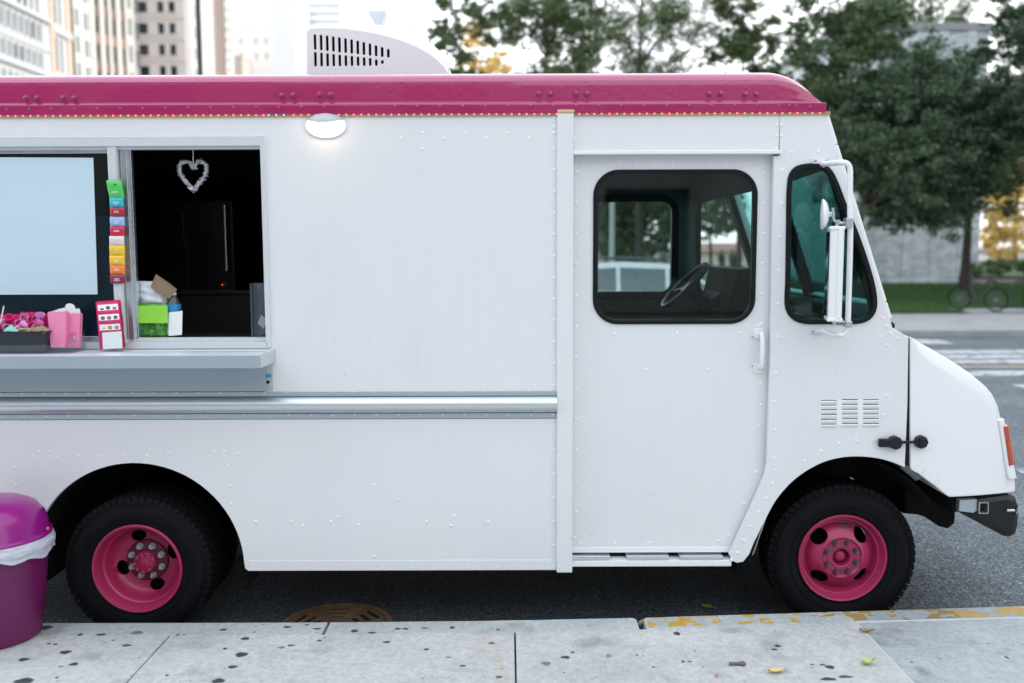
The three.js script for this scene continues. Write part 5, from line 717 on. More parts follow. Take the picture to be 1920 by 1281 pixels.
tree('street_tree', 'dense dark tree directly behind the truck\'s sloping windscreen', 1570, 32, -90, 400, 250, { n: 50000, clumps: 90, seed: 15, mat: 0, leaf: 0.12, trunk: 0.2 });
tree('street_tree', 'large dark tree filling the right of the picture, low boughs over the hood', 1600, 30, 70, 470, 330, { n: 70000, clumps: 120, seed: 16, mat: 2, leaf: 0.12, trunk: 0.2, off: 1.95 });
tree('street_tree', 'dark tree with a bare trunk standing on the lawn left of the bicycle', 1806, 36, 150, 425, 280, { n: 38000, clumps: 80, seed: 17, mat: 0, leaf: 0.13, trunk: 0.20, ground: 0.22 });
tree('street_tree', 'dark bluish tree at the upper right corner', 1930, 28, -120, 330, 230, { n: 40000, clumps: 80, seed: 18, mat: 2, leaf: 0.11, trunk: 0.16 });
tree('street_tree', 'high thin tree top against the white sky at the upper right', 1690, 52, -160, 130, 260, { n: 17000, clumps: 60, seed: 24, mat: 1, leaf: 0.14, trunk: 0.2 });
tree('park_tree', 'dark leafy tree seen through the cab door\'s far window', 1165, 44, 250, 525, 300, { n: 40000, clumps: 70, seed: 19, mat: 0, leaf: 0.16 });
tree('park_tree', 'tree seen through the far quarter window above the steering wheel', 1335, 46, 300, 462, 110, { n: 10000, clumps: 34, seed: 20, mat: 1, leaf: 0.13, trunk: 0.1 });
tree('yellow_tree', 'sunlit golden yellow tree behind the bicycle at the right edge', 1900, 92, 250, 505, 170, { n: 18000, clumps: 60, seed: 21, mat: 3, leaf: 0.3, trunk: 0.22 });
tree('yellow_tree', 'small sunlit golden tree far behind the roof air conditioner', 915, 95, 20, 220, 100, { n: 6000, clumps: 34, seed: 22, mat: 3, leaf: 0.3, trunk: 0.15 });
// stone walled building
const blockMap = tex(1024, 1024, (u, v) => { const rows = 30, r = Math.floor(v * rows), fy = v * rows - r, n = 10, uu = u * n + (r % 2) * 0.5 + 0.2 * hash(r, 2, 8), c = Math.floor(uu), fx = uu - c; const t = hash(c % n, r, 7), e = Math.min(fy, 1 - fy) < 0.09 || Math.min(fx, 1 - fx) < 0.025; let k = 0.80 + 0.14 * (t - 0.5) + 0.14 * (fbm(u, v, 30, 3, 151) - 0.5); if (e) k -= 0.16; return [k * 0.985, k, k * 1.005]; });
const blockBump = tex(1024, 1024, (u, v) => { const rows = 30, r = Math.floor(v * rows), fy = v * rows - r; return Math.min(1, Math.min(fy, 1 - fy) * 7) * 0.8 + 0.2 * fbm(u, v, 60, 2, 152); }, false);
const stone = std([0.95, 0.98, 1.0], 0.9, { map: rep(blockMap, 0.22), bumpMap: rep(blockBump, 0.22), bumpScale: 0.03 });
{
  const zf = -39.6, d = 4.7 - zf, x1 = (1832 - 963) / FPX * d, x0 = (1560 - 963) / FPX * d, h = yAt(1740, 58, d), t = thing('stone_building', 'windowless pale stone block building behind the lawn and trees', 'building', V3((x0 + x1) / 2, 0, zf - 6));
  wpart('wall', box(x0, x1, 0, h, zf - 12, zf), stone, t); wpart('coping', box(x0 - 0.1, x1 + 0.1, h, h + 0.35, zf - 12.1, zf + 0.12, 0.02), std([0.26, 0.27, 0.28], 0.9), t);
  for (let k = 0; k < 5; k++) { const xx = x0 + 0.8 + k * (x1 - x0 - 1.6) / 4; wpart('pilaster', box(xx - 0.22, xx + 0.22, 0, h - 0.01, zf, zf + 0.10, 0.01), stone, t); }
}
{ // hedge on a low pink wall, behind the bicycle
  const d = 43, a = at(1836, d), b = at(2080, d), t = thing('low_wall', 'low pinkish stone wall under the hedge at the right edge', 'wall', V3((a.x + b.x) / 2, 0.15, a.z));
  wpart('wall', box(a.x, b.x, 0.15, yAt(1880, 522, d), a.z - 0.5, a.z, 0.02), std([0.38, 0.29, 0.27], 0.9), t); wpart('coping', box(a.x - 0.04, b.x, yAt(1880, 522, d), yAt(1880, 520, d) + 0.05, a.z - 0.54, a.z + 0.06, 0.01), std([0.06, 0.06, 0.06], 0.8), t);
  const h = thing('hedge', 'clipped green hedge on the low pink wall at the right edge', 'hedge', V3((a.x + b.x) / 2, yAt(1880, 520, d) + 0.05, a.z - 0.9)); seed_ = 61; const cl = []; for (let i = 0; i < 60; i++) cl.push([rr(a.x, b.x) - h.position.x, rr(0.1, 0.62), rr(-0.7, 0.5), rr(0.22, 0.4)]); foliage('leaves', cl, 16000, 0.09, leafMats[1], h, 62);
  mesh('stems', M(cl.slice(0, 20).map((c) => bar(V3(c[0], -0.05, c[2]), V3(c[0], c[1], c[2]), 0.02, 0.01, 5))), barkM, h);
  const bw = at(1855, 110), w = thing('white_building', 'small sunlit white building glimpsed between hedge and stone building', 'building', V3(bw.x, 0, bw.z));
  wpart('wall', box(bw.x - 1.6, bw.x + 1.8, 0, yAt(1855, 474, 110), bw.z - 4, bw.z), std([0.8, 0.78, 0.74], 0.8), w); wpart('roof', box(bw.x - 1.9, bw.x + 2.1, yAt(1855, 474, 110), yAt(1855, 468, 110), bw.z - 4.2, bw.z + 0.3), std([0.3, 0.28, 0.25], 0.8), w);
}
{ // bicycle
  const p = G(1832, 583, 0.195), t = thing('bicycle', 'dark bicycle leaning at the rack before the lawn tree', 'bicycle', V3(p.x, 0.195, p.z), rad(-52)); const R = 0.335, m = std([0.02, 0.022, 0.024], 0.4), wx = 0.51;
  for (const s of [-1, 1]) { const w = new THREE.Group(); w.name = 'wheel'; w.position.set(s * wx, R, 0); t.add(w); mesh('tyre', new THREE.TorusGeometry(R - 0.018, 0.018, 8, 40), rubber, w); mesh('rim', new THREE.TorusGeometry(R - 0.04, 0.009, 6, 40), m, w); const sp = []; for (let i = 0; i < 18; i++) { const a = i / 18 * 6.2832; sp.push(bar(V3(0.02 * Math.cos(a + 1), 0.02 * Math.sin(a + 1), i % 2 ? 0.025 : -0.025), V3((R - 0.04) * Math.cos(a), (R - 0.04) * Math.sin(a), 0), 0.0013, 0.0013, 4)); } sp.push(new THREE.CylinderGeometry(0.02, 0.02, 0.08, 10).rotateX(Math.PI / 2)); stuff(mesh('spokes', M(sp), galv, w)); }
  const bb = V3(-0.06, 0.28, 0), seat = V3(-0.20, 0.80, 0), hd = V3(0.36, 0.80, 0), hb = V3(0.39, 0.66, 0), ra = V3(-wx, R, 0), fa = V3(wx, R, 0);
  const white2 = std([0.04, 0.043, 0.047], 0.35);
  mesh('frame', M(bar(bb, seat, 0.016), bar(bb, hb, 0.019), bar(V3(-0.18, 0.74, 0), V3(0.365, 0.77, 0), 0.016), bar(hb, hd, 0.02), ...[-0.05, 0.05].flatMap((z) => [bar(V3(-0.1, 0.28, z * 0.5), ra.clone().setZ(z), 0.009), bar(V3(-0.18, 0.72, z * 0.3), ra.clone().setZ(z), 0.008)])), white2, t);
  mesh('fork', M(...[-0.05, 0.05].map((z) => bar(hb.clone().setZ(z), fa.clone().setZ(z), 0.013, 0.009)), bar(hb.clone().setZ(-0.05), hb.clone().setZ(0.05), 0.014)), m, t);
  mesh('handlebar', M(bar(hd, hd.clone().add(V3(0.04, 0.10, 0)), 0.014), tube([V3(0.42, 0.90, -0.3), V3(0.44, 0.92, -0.15), V3(0.40, 0.92, 0), V3(0.44, 0.92, 0.15), V3(0.42, 0.90, 0.3)], 0.014, 24, 8)), m, t);
  mesh('saddle', M(bar(seat, V3(-0.225, 0.90, 0), 0.013), new THREE.SphereGeometry(0.13, 16, 8).scale(1, 0.3, 0.5).translate(-0.22, 0.92, 0)), m, t);
  mesh('crank', M(new THREE.CylinderGeometry(0.09, 0.09, 0.008, 24).rotateX(Math.PI / 2).translate(bb.x, bb.y, 0.05), bar(bb.clone().setZ(0.07), bb.clone().add(V3(0.1, -0.13, 0.07)), 0.01), bar(bb.clone().setZ(-0.07), bb.clone().add(V3(-0.1, 0.13, -0.07)), 0.01), box(0.0, 0.09, 0.13, 0.155, 0.07, 0.15), box(-0.21, -0.12, 0.40, 0.425, -0.15, -0.07)), m, t);
}
{ // wave rack
  const d = 25.3, a = G(1870, 578, 0.195), w = (1899 - 1869) / FPX * d, t = thing('bike_rack', 'dark looped tube bicycle rack at the right edge', 'bicycle rack', V3(a.x, 0.195, a.z)), pts = [V3(-w * 0.9, 0.0, 0)];
  for (let k = -1; k < 4; k++) { const x0 = k * 2 * w; for (let i = 0; i <= 10; i++) { const q = i / 10 * Math.PI; pts.push(V3(x0 + w / 2 - w / 2 * Math.cos(q), 0.24 - 0.19 * Math.sin(q), 0)); } for (let i = 0; i <= 10; i++) { const q = i / 10 * Math.PI; pts.push(V3(x0 + w * 1.5 - w / 2 * Math.cos(q), 0.62 + 0.19 * Math.sin(q), 0)); } }
  mesh('loop_tube', tube(pts.slice(12), 0.03, 220, 10), std([0.022, 0.026, 0.034], 0.35), t); mesh('base_plate', M([0.5, 2.5, 4.5, 6.5].map((k) => box(k * w - 0.09, k * w + 0.09, -0.01, 0.05, -0.07, 0.07, 0.005))), std([0.03, 0.03, 0.03], 0.5), t).userData.kind = 'stuff';
}
{ // lamp posts
  const a = at(390.5, 30), t = thing('lamp_post', 'dark tall lamp post in front of the grey brown stone building', 'lamp post', a); const dk = std([0.018, 0.032, 0.036], 0.5);
  mesh('pole', M(new THREE.CylinderGeometry(0.078, 0.085, 10.6, 18).translate(0, 5.3, 0), new THREE.CylinderGeometry(0.17, 0.2, 0.5, 18).translate(0, 0.25, 0)), dk, t); mesh('arm', tube([V3(0, 10.5, 0), V3(0.1, 10.9, 0.4), V3(0.1, 11.05, 1.2)], 0.04, 16, 8), dk, t); mesh('lamp_head', new THREE.SphereGeometry(0.3, 16, 8).scale(0.7, 0.4, 1).translate(0.1, 11, 1.4), dk, t);
  const b = at(1147, 22.5, 0.146), u = thing('lamp_post', 'slim pale lamp post seen through the far cab door window', 'lamp post', b), pl = std([0.36, 0.40, 0.40], 0.5);
  mesh('pole', M(new THREE.CylinderGeometry(0.05, 0.075, 4.6, 16).translate(0, 2.3, 0), new THREE.CylinderGeometry(0.12, 0.15, 0.3, 16).translate(0, 0.15, 0)), pl, u); mesh('lantern', new THREE.CylinderGeometry(0.16, 0.1, 0.4, 12).translate(0, 4.8, 0), pl, u);
}
{ // white estate car on the street
  const t = thing('white_car', 'white estate car with roof rails, seen through the cab windows', 'car', V3(2.95, 0, -14.5)); const paint = phys([0.72, 0.75, 0.77], 0.25, { clearcoat: 1, clearcoatRoughness: 0.05 }), gl = phys([0.035, 0.07, 0.085], 0.05, { clearcoat: 1 });
  const P2 = (l) => l.map(([a, b]) => V3(a, b, 0)), arch = (cx) => archPts(cx, 0.36, 0.41, 180, 0, 14).map((p) => [p.x, p.y]);
  mesh('body', ext(P2([[-2.35, 0.38], [-1.83, 0.30], ...arch(-1.4), [-0.9, 0.26], [0.9, 0.26], ...arch(1.42), [2.3, 0.32], [2.42, 0.45], [2.42, 0.72], [2.32, 0.92], [1.9, 1.03], [1.15, 1.14], [-2.2, 1.16], [-2.4, 0.95], [-2.42, 0.55]]), -0.93, 0.93, 0.07), paint, t);
  const lo = [[1.2, 1.10], [0.42, 1.62], [0.1, 1.70], [-0.8, 1.74], [-1.75, 1.70], [-2.0, 1.62], [-2.32, 1.12]], rows = [-1, -0.94, 0.94, 1].map((k) => lo.map(([x, y], i) => V3(x, y, k * (0.90 - (y - 1.1) * 0.27)))); const cap = (s) => { const g = new THREE.ShapeGeometry(shape(P2(lo))); const a = g.attributes.position; for (let i = 0; i < a.count; i++) a.setZ(i, s * (0.90 - (a.getY(i) - 1.1) * 0.27)); g.computeVertexNormals(); return g; };
  mesh('cabin', M(loft(rows, 0.5), cap(1), cap(-1)), paint, t);
  for (const s of [-1, 1]) for (const q of [[[1.0, 1.16], [0.38, 1.57], [0.12, 1.60], [0.12, 1.16]], [[0.04, 1.16], [0.04, 1.60], [-0.85, 1.63], [-0.85, 1.17]], [[-0.93, 1.17], [-0.93, 1.63], [-1.75, 1.58], [-2.05, 1.2]]]) { const g = ext(P2(q), 0, 0.012, 0.002), a = g.attributes.position; for (let i = 0; i < a.count; i++) a.setZ(i, s * (0.90 - (a.getY(i) - 1.1) * 0.27 + 0.004 + a.getZ(i))); g.computeVertexNormals(); mesh('window', g, gl, t); }
  mesh('windscreen', loft([[V3(1.14, 1.15, -0.82), V3(1.14, 1.15, 0.82)], [V3(0.47, 1.60, -0.70), V3(0.47, 1.60, 0.70)]]).translate(0.015, 0.015, 0), gl, t);
  for (const s of [-1, 1]) { mesh('roof_rail', tube([V3(0.1, 1.72, s * 0.68), V3(-0.1, 1.79, s * 0.68), V3(-1.5, 1.80, s * 0.68), V3(-1.75, 1.72, s * 0.68)], 0.022, 24, 8), std([0.05, 0.06, 0.07], 0.4), t); mesh('headlight', new THREE.SphereGeometry(0.14, 12, 8).scale(1, 0.6, 1).translate(2.3, 0.8, s * 0.68), glassClear, t); mesh('tail_light', box(-2.43, -2.36, 0.85, 1.1, s * 0.8 - 0.08, s * 0.8 + 0.08, 0.02), phys([0.4, 0.01, 0.01], 0.2), t);
    for (const x of [-1.4, 1.42]) { const w = new THREE.Group(); w.name = 'wheel'; w.position.set(x, 0.35, s * 0.80); t.add(w); mesh('tyre', new THREE.TorusGeometry(0.27, 0.085, 12, 36).scale(1, 1, 1.3), rubber, w); mesh('rim', M(new THREE.CylinderGeometry(0.21, 0.21, 0.14, 24).rotateX(Math.PI / 2), ...[0, 1, 2, 3, 4].map((k) => box(-0.03, 0.03, 0, 0.2, s * 0.07, s * 0.09).rotateZ(k * 1.2566))), galv, w); } }
}
// people far off, seen through the cab
function person(label, at0, h, turn, top, legs, hair, seed) {
  const t = thing('person', label, 'person', at0, turn), s = h / 1.72; seed_ = seed; const st = rr(0.06, 0.14);
  const J = { hipL: [0.09, 0.92, 0], kneeL: [0.10, 0.50, st], ankL: [0.10, 0.09, -0.02], toeL: [0.11, 0.03, 0.14], hipR: [-0.09, 0.92, 0], kneeR: [-0.10, 0.50, 0.03], ankR: [-0.10, 0.09, -st], toeR: [-0.11, 0.03, 0.08], pel: [0, 0.98, 0], chest: [0, 1.28, 0.01], neck: [0, 1.46, 0], head: [0, 1.60, 0.02], shL: [0.18, 1.40, 0], elL: [0.23, 1.13, -0.03], wrL: [0.22, 0.89, 0.05], haL: [0.22, 0.80, 0.08], shR: [-0.18, 1.40, 0], elR: [-0.23, 1.13, 0.0], wrR: [-0.20, 0.92, 0.14], haR: [-0.19, 0.85, 0.20] };
  const bones = { trunk: [['pel', 'chest', 0.135, 0.15], ['chest', 'neck', 0.14, 0.06], ['shL', 'shR', 0.065, 0.065], ['shL', 'elL', 0.055, 0.045], ['shR', 'elR', 0.055, 0.045], ['elL', 'wrL', 0.045, 0.033], ['elR', 'wrR', 0.045, 0.033]], legs: [['pel', 'pel', 0.145, 0.14], ['hipL', 'kneeL', 0.088, 0.062], ['hipR', 'kneeR', 0.088, 0.062], ['kneeL', 'ankL', 0.06, 0.042], ['kneeR', 'ankR', 0.06, 0.042]], rest: [['neck', 'head', 0.055, 0.055], ['head', 'head', 0.105, 0.105], ['wrL', 'haL', 0.03, 0.034], ['wrR', 'haR', 0.03, 0.034], ['ankL', 'toeL', 0.042, 0.038], ['ankR', 'toeR', 0.042, 0.038]] };
  const sdf = (list, grow, cut, extra) => { const n = 48, size = 0.95, mc = new MarchingCubes(n, new THREE.MeshBasicMaterial(), false, false, 60000); mc.isolation = 0; const px = [];
    for (let k = 0; k < n; k++) for (let j = 0; j < n; j++) for (let i = 0; i < n; i++) { const x = (i / n * 2 - 1) * size, y = 0.86 + (j / n * 2 - 1) * size, z = (k / n * 2 - 1) * size; let d = 9; for (const [a, b, r0, r1] of list) { const A = J[a], B = J[b], vx = B[0] - A[0], vy = B[1] - A[1], vz = B[2] - A[2], l2 = vx * vx + vy * vy + vz * vz, q = l2 ? Math.max(0, Math.min(1, ((x - A[0]) * vx + (y - A[1]) * vy + (z - A[2]) * vz) / l2)) : 0, e = Math.hypot(x - A[0] - vx * q, (y - A[1] - vy * q), (z - A[2] - vz * q) * 1.15) - (r0 + (r1 - r0) * q) - grow, h2 = Math.max(0, 0.05 - Math.abs(d - e)) / 0.05; d = Math.min(d, e) - h2 * h2 * 0.0125; } if (cut) d = Math.max(d, cut(x, y, z)); mc.field[i + j * n + k * n * n] = -d; }
    mc.update(); const g = new THREE.BufferGeometry(), c = mc.count; g.setAttribute('position', new THREE.Float32BufferAttribute(mc.positionArray.slice(0, c * 3), 3)); g.setAttribute('normal', new THREE.Float32BufferAttribute(mc.normalArray.slice(0, c * 3), 3)); return clean(g.scale(size, size, size).translate(0, 0.86, 0).scale(s, s, s)); };
  const face = new THREE.SphereGeometry(0.016, 8, 6).translate(0, 1.585, 0.135);
  mesh('body', M(sdf([...bones.rest, ...bones.trunk, ...bones.legs], 0), face.scale(s, s, s)), std([0.30, 0.20, 0.15], 0.7), t); mesh('jacket', sdf(bones.trunk, 0.014, (x, y) => y - 1.47), std(top, 0.85), t); mesh('trousers', sdf(bones.legs, 0.012), std(legs, 0.85), t);
  mesh('hair', new THREE.SphereGeometry(0.118, 16, 10, 0, 6.2832, 0, 1.75).rotateX(-0.45).translate(0, 1.62, 0.005).scale(s, s, s), std(hair, 0.8), t);
}
person('person in dark clothes standing alone, seen through the far quarter window', at(1352, 58, 0.148), 1.62, 0.4, [0.02, 0.02, 0.025], [0.02, 0.02, 0.022], [0.015, 0.012, 0.01], 31);
person('person in a dark coat walking, left of two people seen beyond the dashboard', at(1372, 56, 0.148), 1.66, 2.2, [0.03, 0.022, 0.02], [0.015, 0.016, 0.02], [0.02, 0.014, 0.01], 32);
person('person in dark clothes facing away, right of two people seen beyond the dashboard', at(1383, 56, 0.148), 1.6, 3.4, [0.018, 0.02, 0.026], [0.02, 0.02, 0.02], [0.012, 0.01, 0.01], 33);
{ const d = 80, a = at(1290, d), b = at(1440, d), t = thing('pavilion', 'low pale building with a pink roof band, seen through the cab', 'building', V3((a.x + b.x) / 2, 0.15, a.z - 3)); wpart('wall', box(a.x, b.x, 0.1, yAt(1350, 472, d), a.z - 6, a.z), std([0.85, 0.68, 0.58], 0.9), t); wpart('roof', box(a.x - 0.5, b.x + 0.5, yAt(1350, 472, d), yAt(1350, 456, d), a.z - 6.4, a.z + 0.4, 0.03), std([0.75, 0.42, 0.38], 0.9), t); }

// ---------------------------------------------------------------- far buildings
const winDark = [[0.015, 0.024, 0.026], [0.03, 0.05, 0.055], [0.05, 0.045, 0.03]].map((c) => phys(c, 0.3, { specularIntensity: 0.3 })), winPale = phys([0.20, 0.245, 0.26], 0.25, { specularIntensity: 0.5 }), terra = std([0.50, 0.515, 0.54], 0.85), brownSt = std([0.56, 0.51, 0.49], 0.9), tanB = std([0.66, 0.50, 0.40], 0.9), pale = std([0.60, 0.58, 0.56], 0.85), white3 = std([0.86, 0.86, 0.87], 0.8);
const onX = (px, py, x) => { const d = sight(px, py); return camera.position.clone().addScaledVector(d, (x - camera.position.x) / d.x); };
const pane1 = new THREE.BoxGeometry(1, 1, 1);
// a wall whose face lies in a plane: u runs along it from its left end as seen, holes for windows, each pane its own part
const REVEAL = { office_building: 0.2, pier_tower: 0.16 };
function wallWith(t, holes, w, y0, y1, m, place, name = 'wall') { const g = ext(rrect(0, w, y0, y1, 0.001, 1), -0.5, 0, 0, holes.map(([a, b, c, d]) => [V3(a, c, 0), V3(a, d, 0), V3(b, d, 0), V3(b, c, 0)])); place(mesh(name, g, m, t)); holes.forEach(([a, b, c, d, k = 0]) => { const o = mesh('window', pane1, k < 0 ? winPale : winDark[k % 3], t); place(o); const l = V3((a + b) / 2, (c + d) / 2, -(REVEAL[t.name] ?? 0.42)).applyQuaternion(o.quaternion); o.position.add(l); o.scale.set(b - a + 0.1, d - c + 0.1, 0.1); }); }
{ // terracotta building with rows of windows, its front running away from us
  const x = -80, zA = 4.7 - 136, zB = onX(131, 60, x).z, w = zA - zB, t = thing('office_building', 'white terracotta office building with tall paired windows, at the upper left corner', 'building', V3(x - 10, 0, (zA + zB) / 2));
  const place = (o) => { o.rotation.y = Math.PI / 2; o.position.set(x - t.position.x, 0, zA - t.position.z); }, U = (px) => zA - onX(px, 60, x).z, Yx = (py, px = 39) => onX(px, py, x).y, holes = [];
  seed_ = 71; for (let n = -5; n < 7; n++) { const u = U(2.5) + 1.95 * n; for (const [a, b] of [[Yx(62), Yx(31)], [Yx(113), Yx(86)], [Yx(8), Yx(-28)], [Yx(165), Yx(140)], [Yx(-50), Yx(-80)]]) holes.push([u - 0.55, u + 0.55, a, b, rnd() > 0.5 ? 1 : -1]); }
  for (const px of [103.5, 113]) for (const [a, b] of [[Yx(134, 108), Yx(72, 108)], [Yx(46, 108), Yx(-10, 108)], [Yx(-30, 108), Yx(-70, 108)]]) holes.push([U(px) - 0.5, U(px) + 0.5, a, b, px > 110 ? -1 : 0]);
  wallWith(t, holes, w, 0, 58, terra, place); wpart('core', box(x - 22, x - 0.55, 0, 58, zB, zA), terra, t);
  for (const py of [17, 74, 124, -40]) wpart('cornice', box(x, x + (py === 74 ? 0.25 : 0.7), Yx(py) - 0.35, Yx(py) + 0.35, onX(91, 60, x).z, zA, 0.08), terra, t);
  wpart('cornice', box(x, x + 0.5, Yx(59, 108) - 0.6, Yx(59, 108) + 0.6, zB, onX(99, 60, x).z, 0.08), terra, t);
  for (const [a, b] of [[93, 99], [123.5, 130]]) wpart('brick_strip', box(x, x + 0.3, 0, 58, onX(b, 60, x).z, onX(a, 60, x).z), tanB, t); wpart('drain_pipe', bar(V3(x + 0.3, 0, onX(132.5, 60, x).z), V3(x + 0.3, 58, onX(132.5, 60, x).z), 0.25), std([0.02, 0.05, 0.05], 0.5), t);
  for (let n = -5; n < 8; n++) { const z = zA - (U(2.5) + 1.95 * (n - 0.5)); if (z > onX(88, 60, x).z) wpart('column', bar(V3(x + 0.08, Yx(122), z), V3(x + 0.08, Yx(20), z), 0.20, 0.20, 8), terra, t); }
}
const spand = [std([0.20, 0.125, 0.10], 0.8), std([0.30, 0.20, 0.16], 0.8)];
{ // pale tower of tall piers
  const x = -80, zA = onX(134, 60, x).z, zB = onX(267.5, 60, x).z, w = zA - zB, t = thing('pier_tower', 'cream tower of tall white piers with brown spandrels, second from the left', 'building', V3(x - 10, 0, (zA + zB) / 2));
  const place = (o) => { o.rotation.y = Math.PI / 2; o.position.set(x - t.position.x, 0, zA - t.position.z); }, U = (px) => zA - onX(px, 60, x).z, Yx = (py, px = 160) => onX(px, py, x).y, holes = [];
  for (const [a, b, off] of [[141, 149, 15], [157, 165.5, 23], [240, 247, 33], [254, 261, 43]]) for (let k = -3; k < 3; k++) holes.push([U(a), U(b), Yx(off + 32 + k * 50, a), Yx(off + k * 50, a), -1]);
  wallWith(t, holes, w, 0, 70, pale, place); wpart('core', box(x - 22, x - 0.55, 0, 70, zB, zA), pale, t);
  for (const [a, b] of [[177, 185.5], [195, 201.5], [209, 216.5], [226, 232.5]]) { const za = onX(a, 60, x).z, zb = onX(b, 60, x).z; wpart('window_strip', box(x, x + 0.05, 0, 70, zb, za), winDark[0], t); for (let k = -3; k < 4; k++) { const yy = Yx(20 + k * 50 + (a - 177) * 0.2, a); wpart('spandrel', box(x + 0.05, x + 0.2, yy - 1.0, yy + 1.0, zb + 0.1, za - 0.1), spand[(k + 4) % 2], t); } }
  for (const [a, b] of [[168, 176.5], [186, 194.5], [202, 208.5], [217, 225.5], [233, 239]]) wpart('pier', box(x, x + 0.3, 0, 70, onX(b, 60, x).z + 0.2, onX(a, 60, x).z - 0.2, 0.05), pale, t);
}
{ // grey-brown stone tower facing us
  const d = 205, z = 4.7 - d, x0 = (268 - 963) / FPX * d, x1 = (366 - 963) / FPX * d, w = x1 - x0, t = thing('stone_tower', 'grey brown stone tower with dark paired windows behind the dark lamp post', 'building', V3((x0 + x1) / 2, 0, z - 8)), place = (o) => { o.position.set(x0 - t.position.x, 0, z - t.position.z); }, U = (px) => (px - 268) / FPX * d, holes = []; seed_ = 81;
  for (let k = -2; k < 5; k++) for (const [a, b] of [[280, 297.5], [316, 327.5], [336.5, 348]]) holes.push([U(a), U(b), yAt(310, 23 + k * 40.2 + (k < 0 ? 0 : 0), d), yAt(310, 3 + k * 40.2, d), k === 2 ? 2 : k === 1 ? 1 : Math.floor(rnd() * 2)]);
  wallWith(t, holes, w, 0, 70, brownSt, place); wpart('core', box(x0, x1 + 0.5, 0, 70, z - 16, z - 0.55), brownSt, t);
  for (const [h] of holes.map((q) => [q]).filter((_, i) => i % 3 === 0)) wpart('sill', box(x0 + 1, x1 - 1.5, h[2] - 0.35, h[2] - 0.1, z, z + 0.2), brownSt, t);
  for (let k = -2; k < 5; k++) wpart('string_course', box(x0, x1, yAt(310, 34 + k * 40.2, d) - 0.12, yAt(310, 34 + k * 40.2, d) + 0.12, z, z + 0.22), brownSt, t);
  const xc = (386 - 963) / FPX * (d + 4); wpart('corner_bay', ext([V3(x1, -z, 0), V3(xc, -z + 4, 0), V3(xc, -z + 16, 0), V3(x1, -z + 16, 0)].map((p) => V3(p.x, p.y, 0)), 0, 70, 0).rotateX(-Math.PI / 2), pale, t);
  for (let k = -2; k < 5; k++) { const a = V3(x1 + (xc - x1) * 0.35, 0, z - 1.4), b = V3(x1 + (xc - x1) * 0.8, 0, z - 3.2); for (const p of [a, b]) { const o = wpart('window', box(-0.4, 0.4, -1.2, 1.2, -0.1, 0.08).rotateY(Math.PI / 2 - 0.5).translate(p.x, yAt(376, 14 + k * 40.2, d), p.z), winPale, t); } }
}
{ const x = -71, zA = onX(396, 60, x).z, zB = onX(437, 60, x).z, t = thing('ribbed_tower', 'beige tower with brown vertical ribs right of the dark lamp post', 'building', V3(x - 8, 0, (zA + zB) / 2)); wpart('wall', box(x - 16, x, 0, 80, zB, zA), pale, t);
  for (const [a, b] of [[397.5, 402], [405, 408], [411, 413.5], [417, 419]]) wpart('rib', box(x, x + 0.5, 0, 80, onX(b, 60, x).z, onX(a, 60, x).z, 0.05), std([0.33, 0.27, 0.25], 0.9), t); for (let k = 0; k < 9; k++) for (const px of [424, 431]) { const p = onX(px, -20 + k * 19, x); wpart('window', box(x - 0.1, x + 0.06, p.y - 0.8, p.y + 0.8, p.z - 0.6, p.z + 0.6), winPale, t); } }
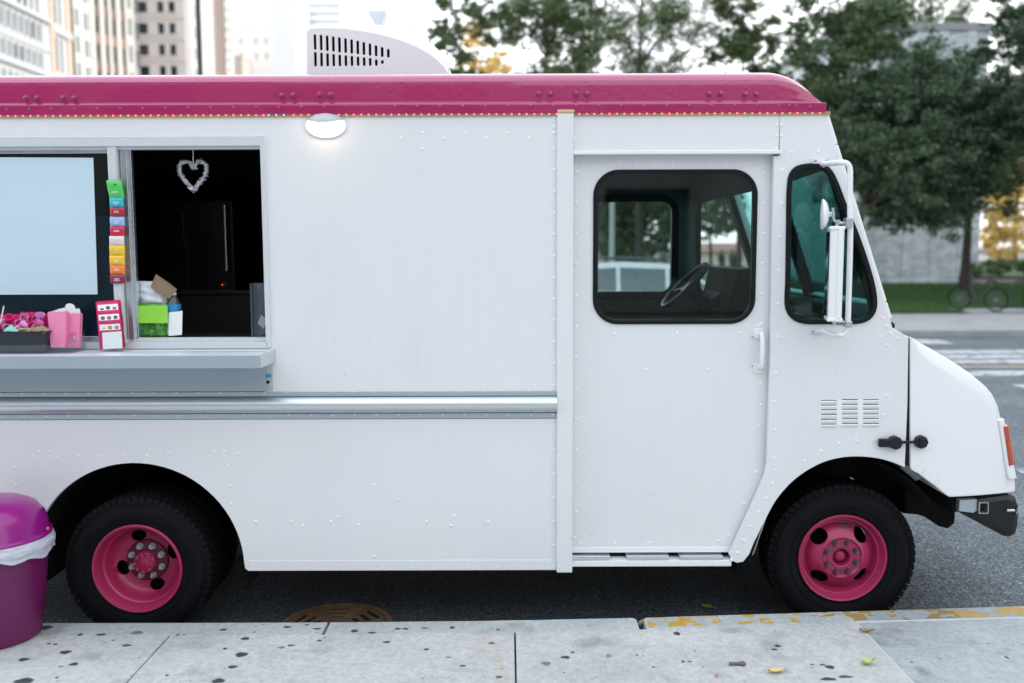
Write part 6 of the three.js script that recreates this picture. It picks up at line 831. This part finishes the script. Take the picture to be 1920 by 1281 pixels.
{ const d = 262, z = 4.7 - d, L = (px) => (px - 963) / FPX * d, Yd = (py) => yAt(480, py, d), t = thing('cream_building', 'bright cream building with small square windows left of the air conditioner', 'building', V3(L(483), 0, z - 8)); wpart('wall', box(L(437), L(530), 0, 62, z - 16, z), std([0.88, 0.86, 0.82], 0.8), t);
  for (const px of [467, 494, 513]) for (const py of [18, 47, 77, 105, -12]) wpart('window', box(L(px - 2.5), L(px + 2.5), Yd(py + 6), Yd(py - 6), z - 0.1, z + 0.05), std([0.58, 0.52, 0.42], 0.4), t);
  const u = thing('tan_block', 'low tan rooftop block peeping above the roof left of the air conditioner', 'building', V3(L(465), 0, z + 8)); wpart('wall', box(L(441), L(491), 0, Yd(123), z + 4, z + 12), std([0.60, 0.52, 0.46], 0.9), u); wpart('parapet', box(L(440), L(492), Yd(123), Yd(121), z + 3.8, z + 12.2), std([0.68, 0.6, 0.54], 0.9), u);
  const v = thing('white_tower', 'white narrow tower with faint vertical fluting beside the air conditioner', 'building', V3(L(552), 0, z - 6)); wpart('wall', box(L(530.5), L(575), 0, 70, z - 12, z + 2), white3, v); for (let k = 0; k < 6; k++) wpart('flute', box(L(534 + k * 7), L(536.5 + k * 7), 0, 70, z + 2, z + 2.4), white3, v);
  const h = thing('slant_building', 'white high building with grey bands and a slanted glass top', 'building', V3(L(630), 0, z - 20)), zz = z - 14, q = (a, b) => S(a, b, zz); wpart('wall', ext([q(560, 300), q(560, -60), q(640, -60), q(655, 4), q(700, 60), q(700, 300)].reverse(), zz - 12, zz, 0), white3, h); for (const py of [10, 25, 40]) wpart('band', box(q(560, py).x, q(637, py).x, q(600, py + 2).y, q(600, py - 2).y, zz, zz + 0.3), std([0.42, 0.47, 0.5], 0.5), h); wpart('glass_slope', ext([q(672, -2), q(715, -2), q(703, 46), q(696, 44)].reverse(), zz - 20, zz - 12, 0), std([0.40, 0.43, 0.50], 0.4), h);
}
// across the pavement, behind the camera, mirrored in the paint and glass
{ const z = 24, t = thing('arcade_building', 'grey stone building across the pavement, mirrored in the truck\'s paint', 'building', V3(-16, 0, z + 6)); const g = std([0.24, 0.235, 0.23], 0.9);
  for (const [xa, xb, h] of [[0, 17, 11], [-9, 0, 13], [-49, -9, 16]]) { const holes = [], w = xb - xa, n = Math.max(2, Math.floor(w / 4.3)); for (let k = 0; k < n; k++) for (let y = 1; y + 3.4 < h; y += 4.2) holes.push([0.8 + k * (w - 0.8) / n, 0.8 + k * (w - 0.8) / n + 2.6, y, y + 2.8, 0]);
    wallWith(t, holes, w, 0, h, g, (o) => { o.rotation.y = Math.PI; o.position.set(xb - t.position.x, 0, z - t.position.z); }); wpart('core', box(xa, xb, 0, h, z + 0.55, z + 12), g, t); wpart('cornice', box(xa - (h > 15 ? 0.5 : 0), xb + 0.02, h, h + 0.5, z - 0.4, z + 12), g, t); } }
{ const t = thing('added_shade_tower', 'added unseen tall building beyond the right edge, put up to keep the street in shade', 'building', V3(60, 0, -18)); wpart('wall', box(50, 72, 0, 46, -60, 26), std([0.42, 0.40, 0.38], 0.9), t); for (let k = 0; k < 9; k++) for (let j = 0; j < 6; j++) wpart('window', box(49.9, 50.02, 5 + j * 6.8, 8.4 + j * 6.8, -55 + k * 9, -51 + k * 9), winDark[(j + k) % 2], t); }  // added out of view to block the low sun from street and truck
renderer.render(scene, camera);
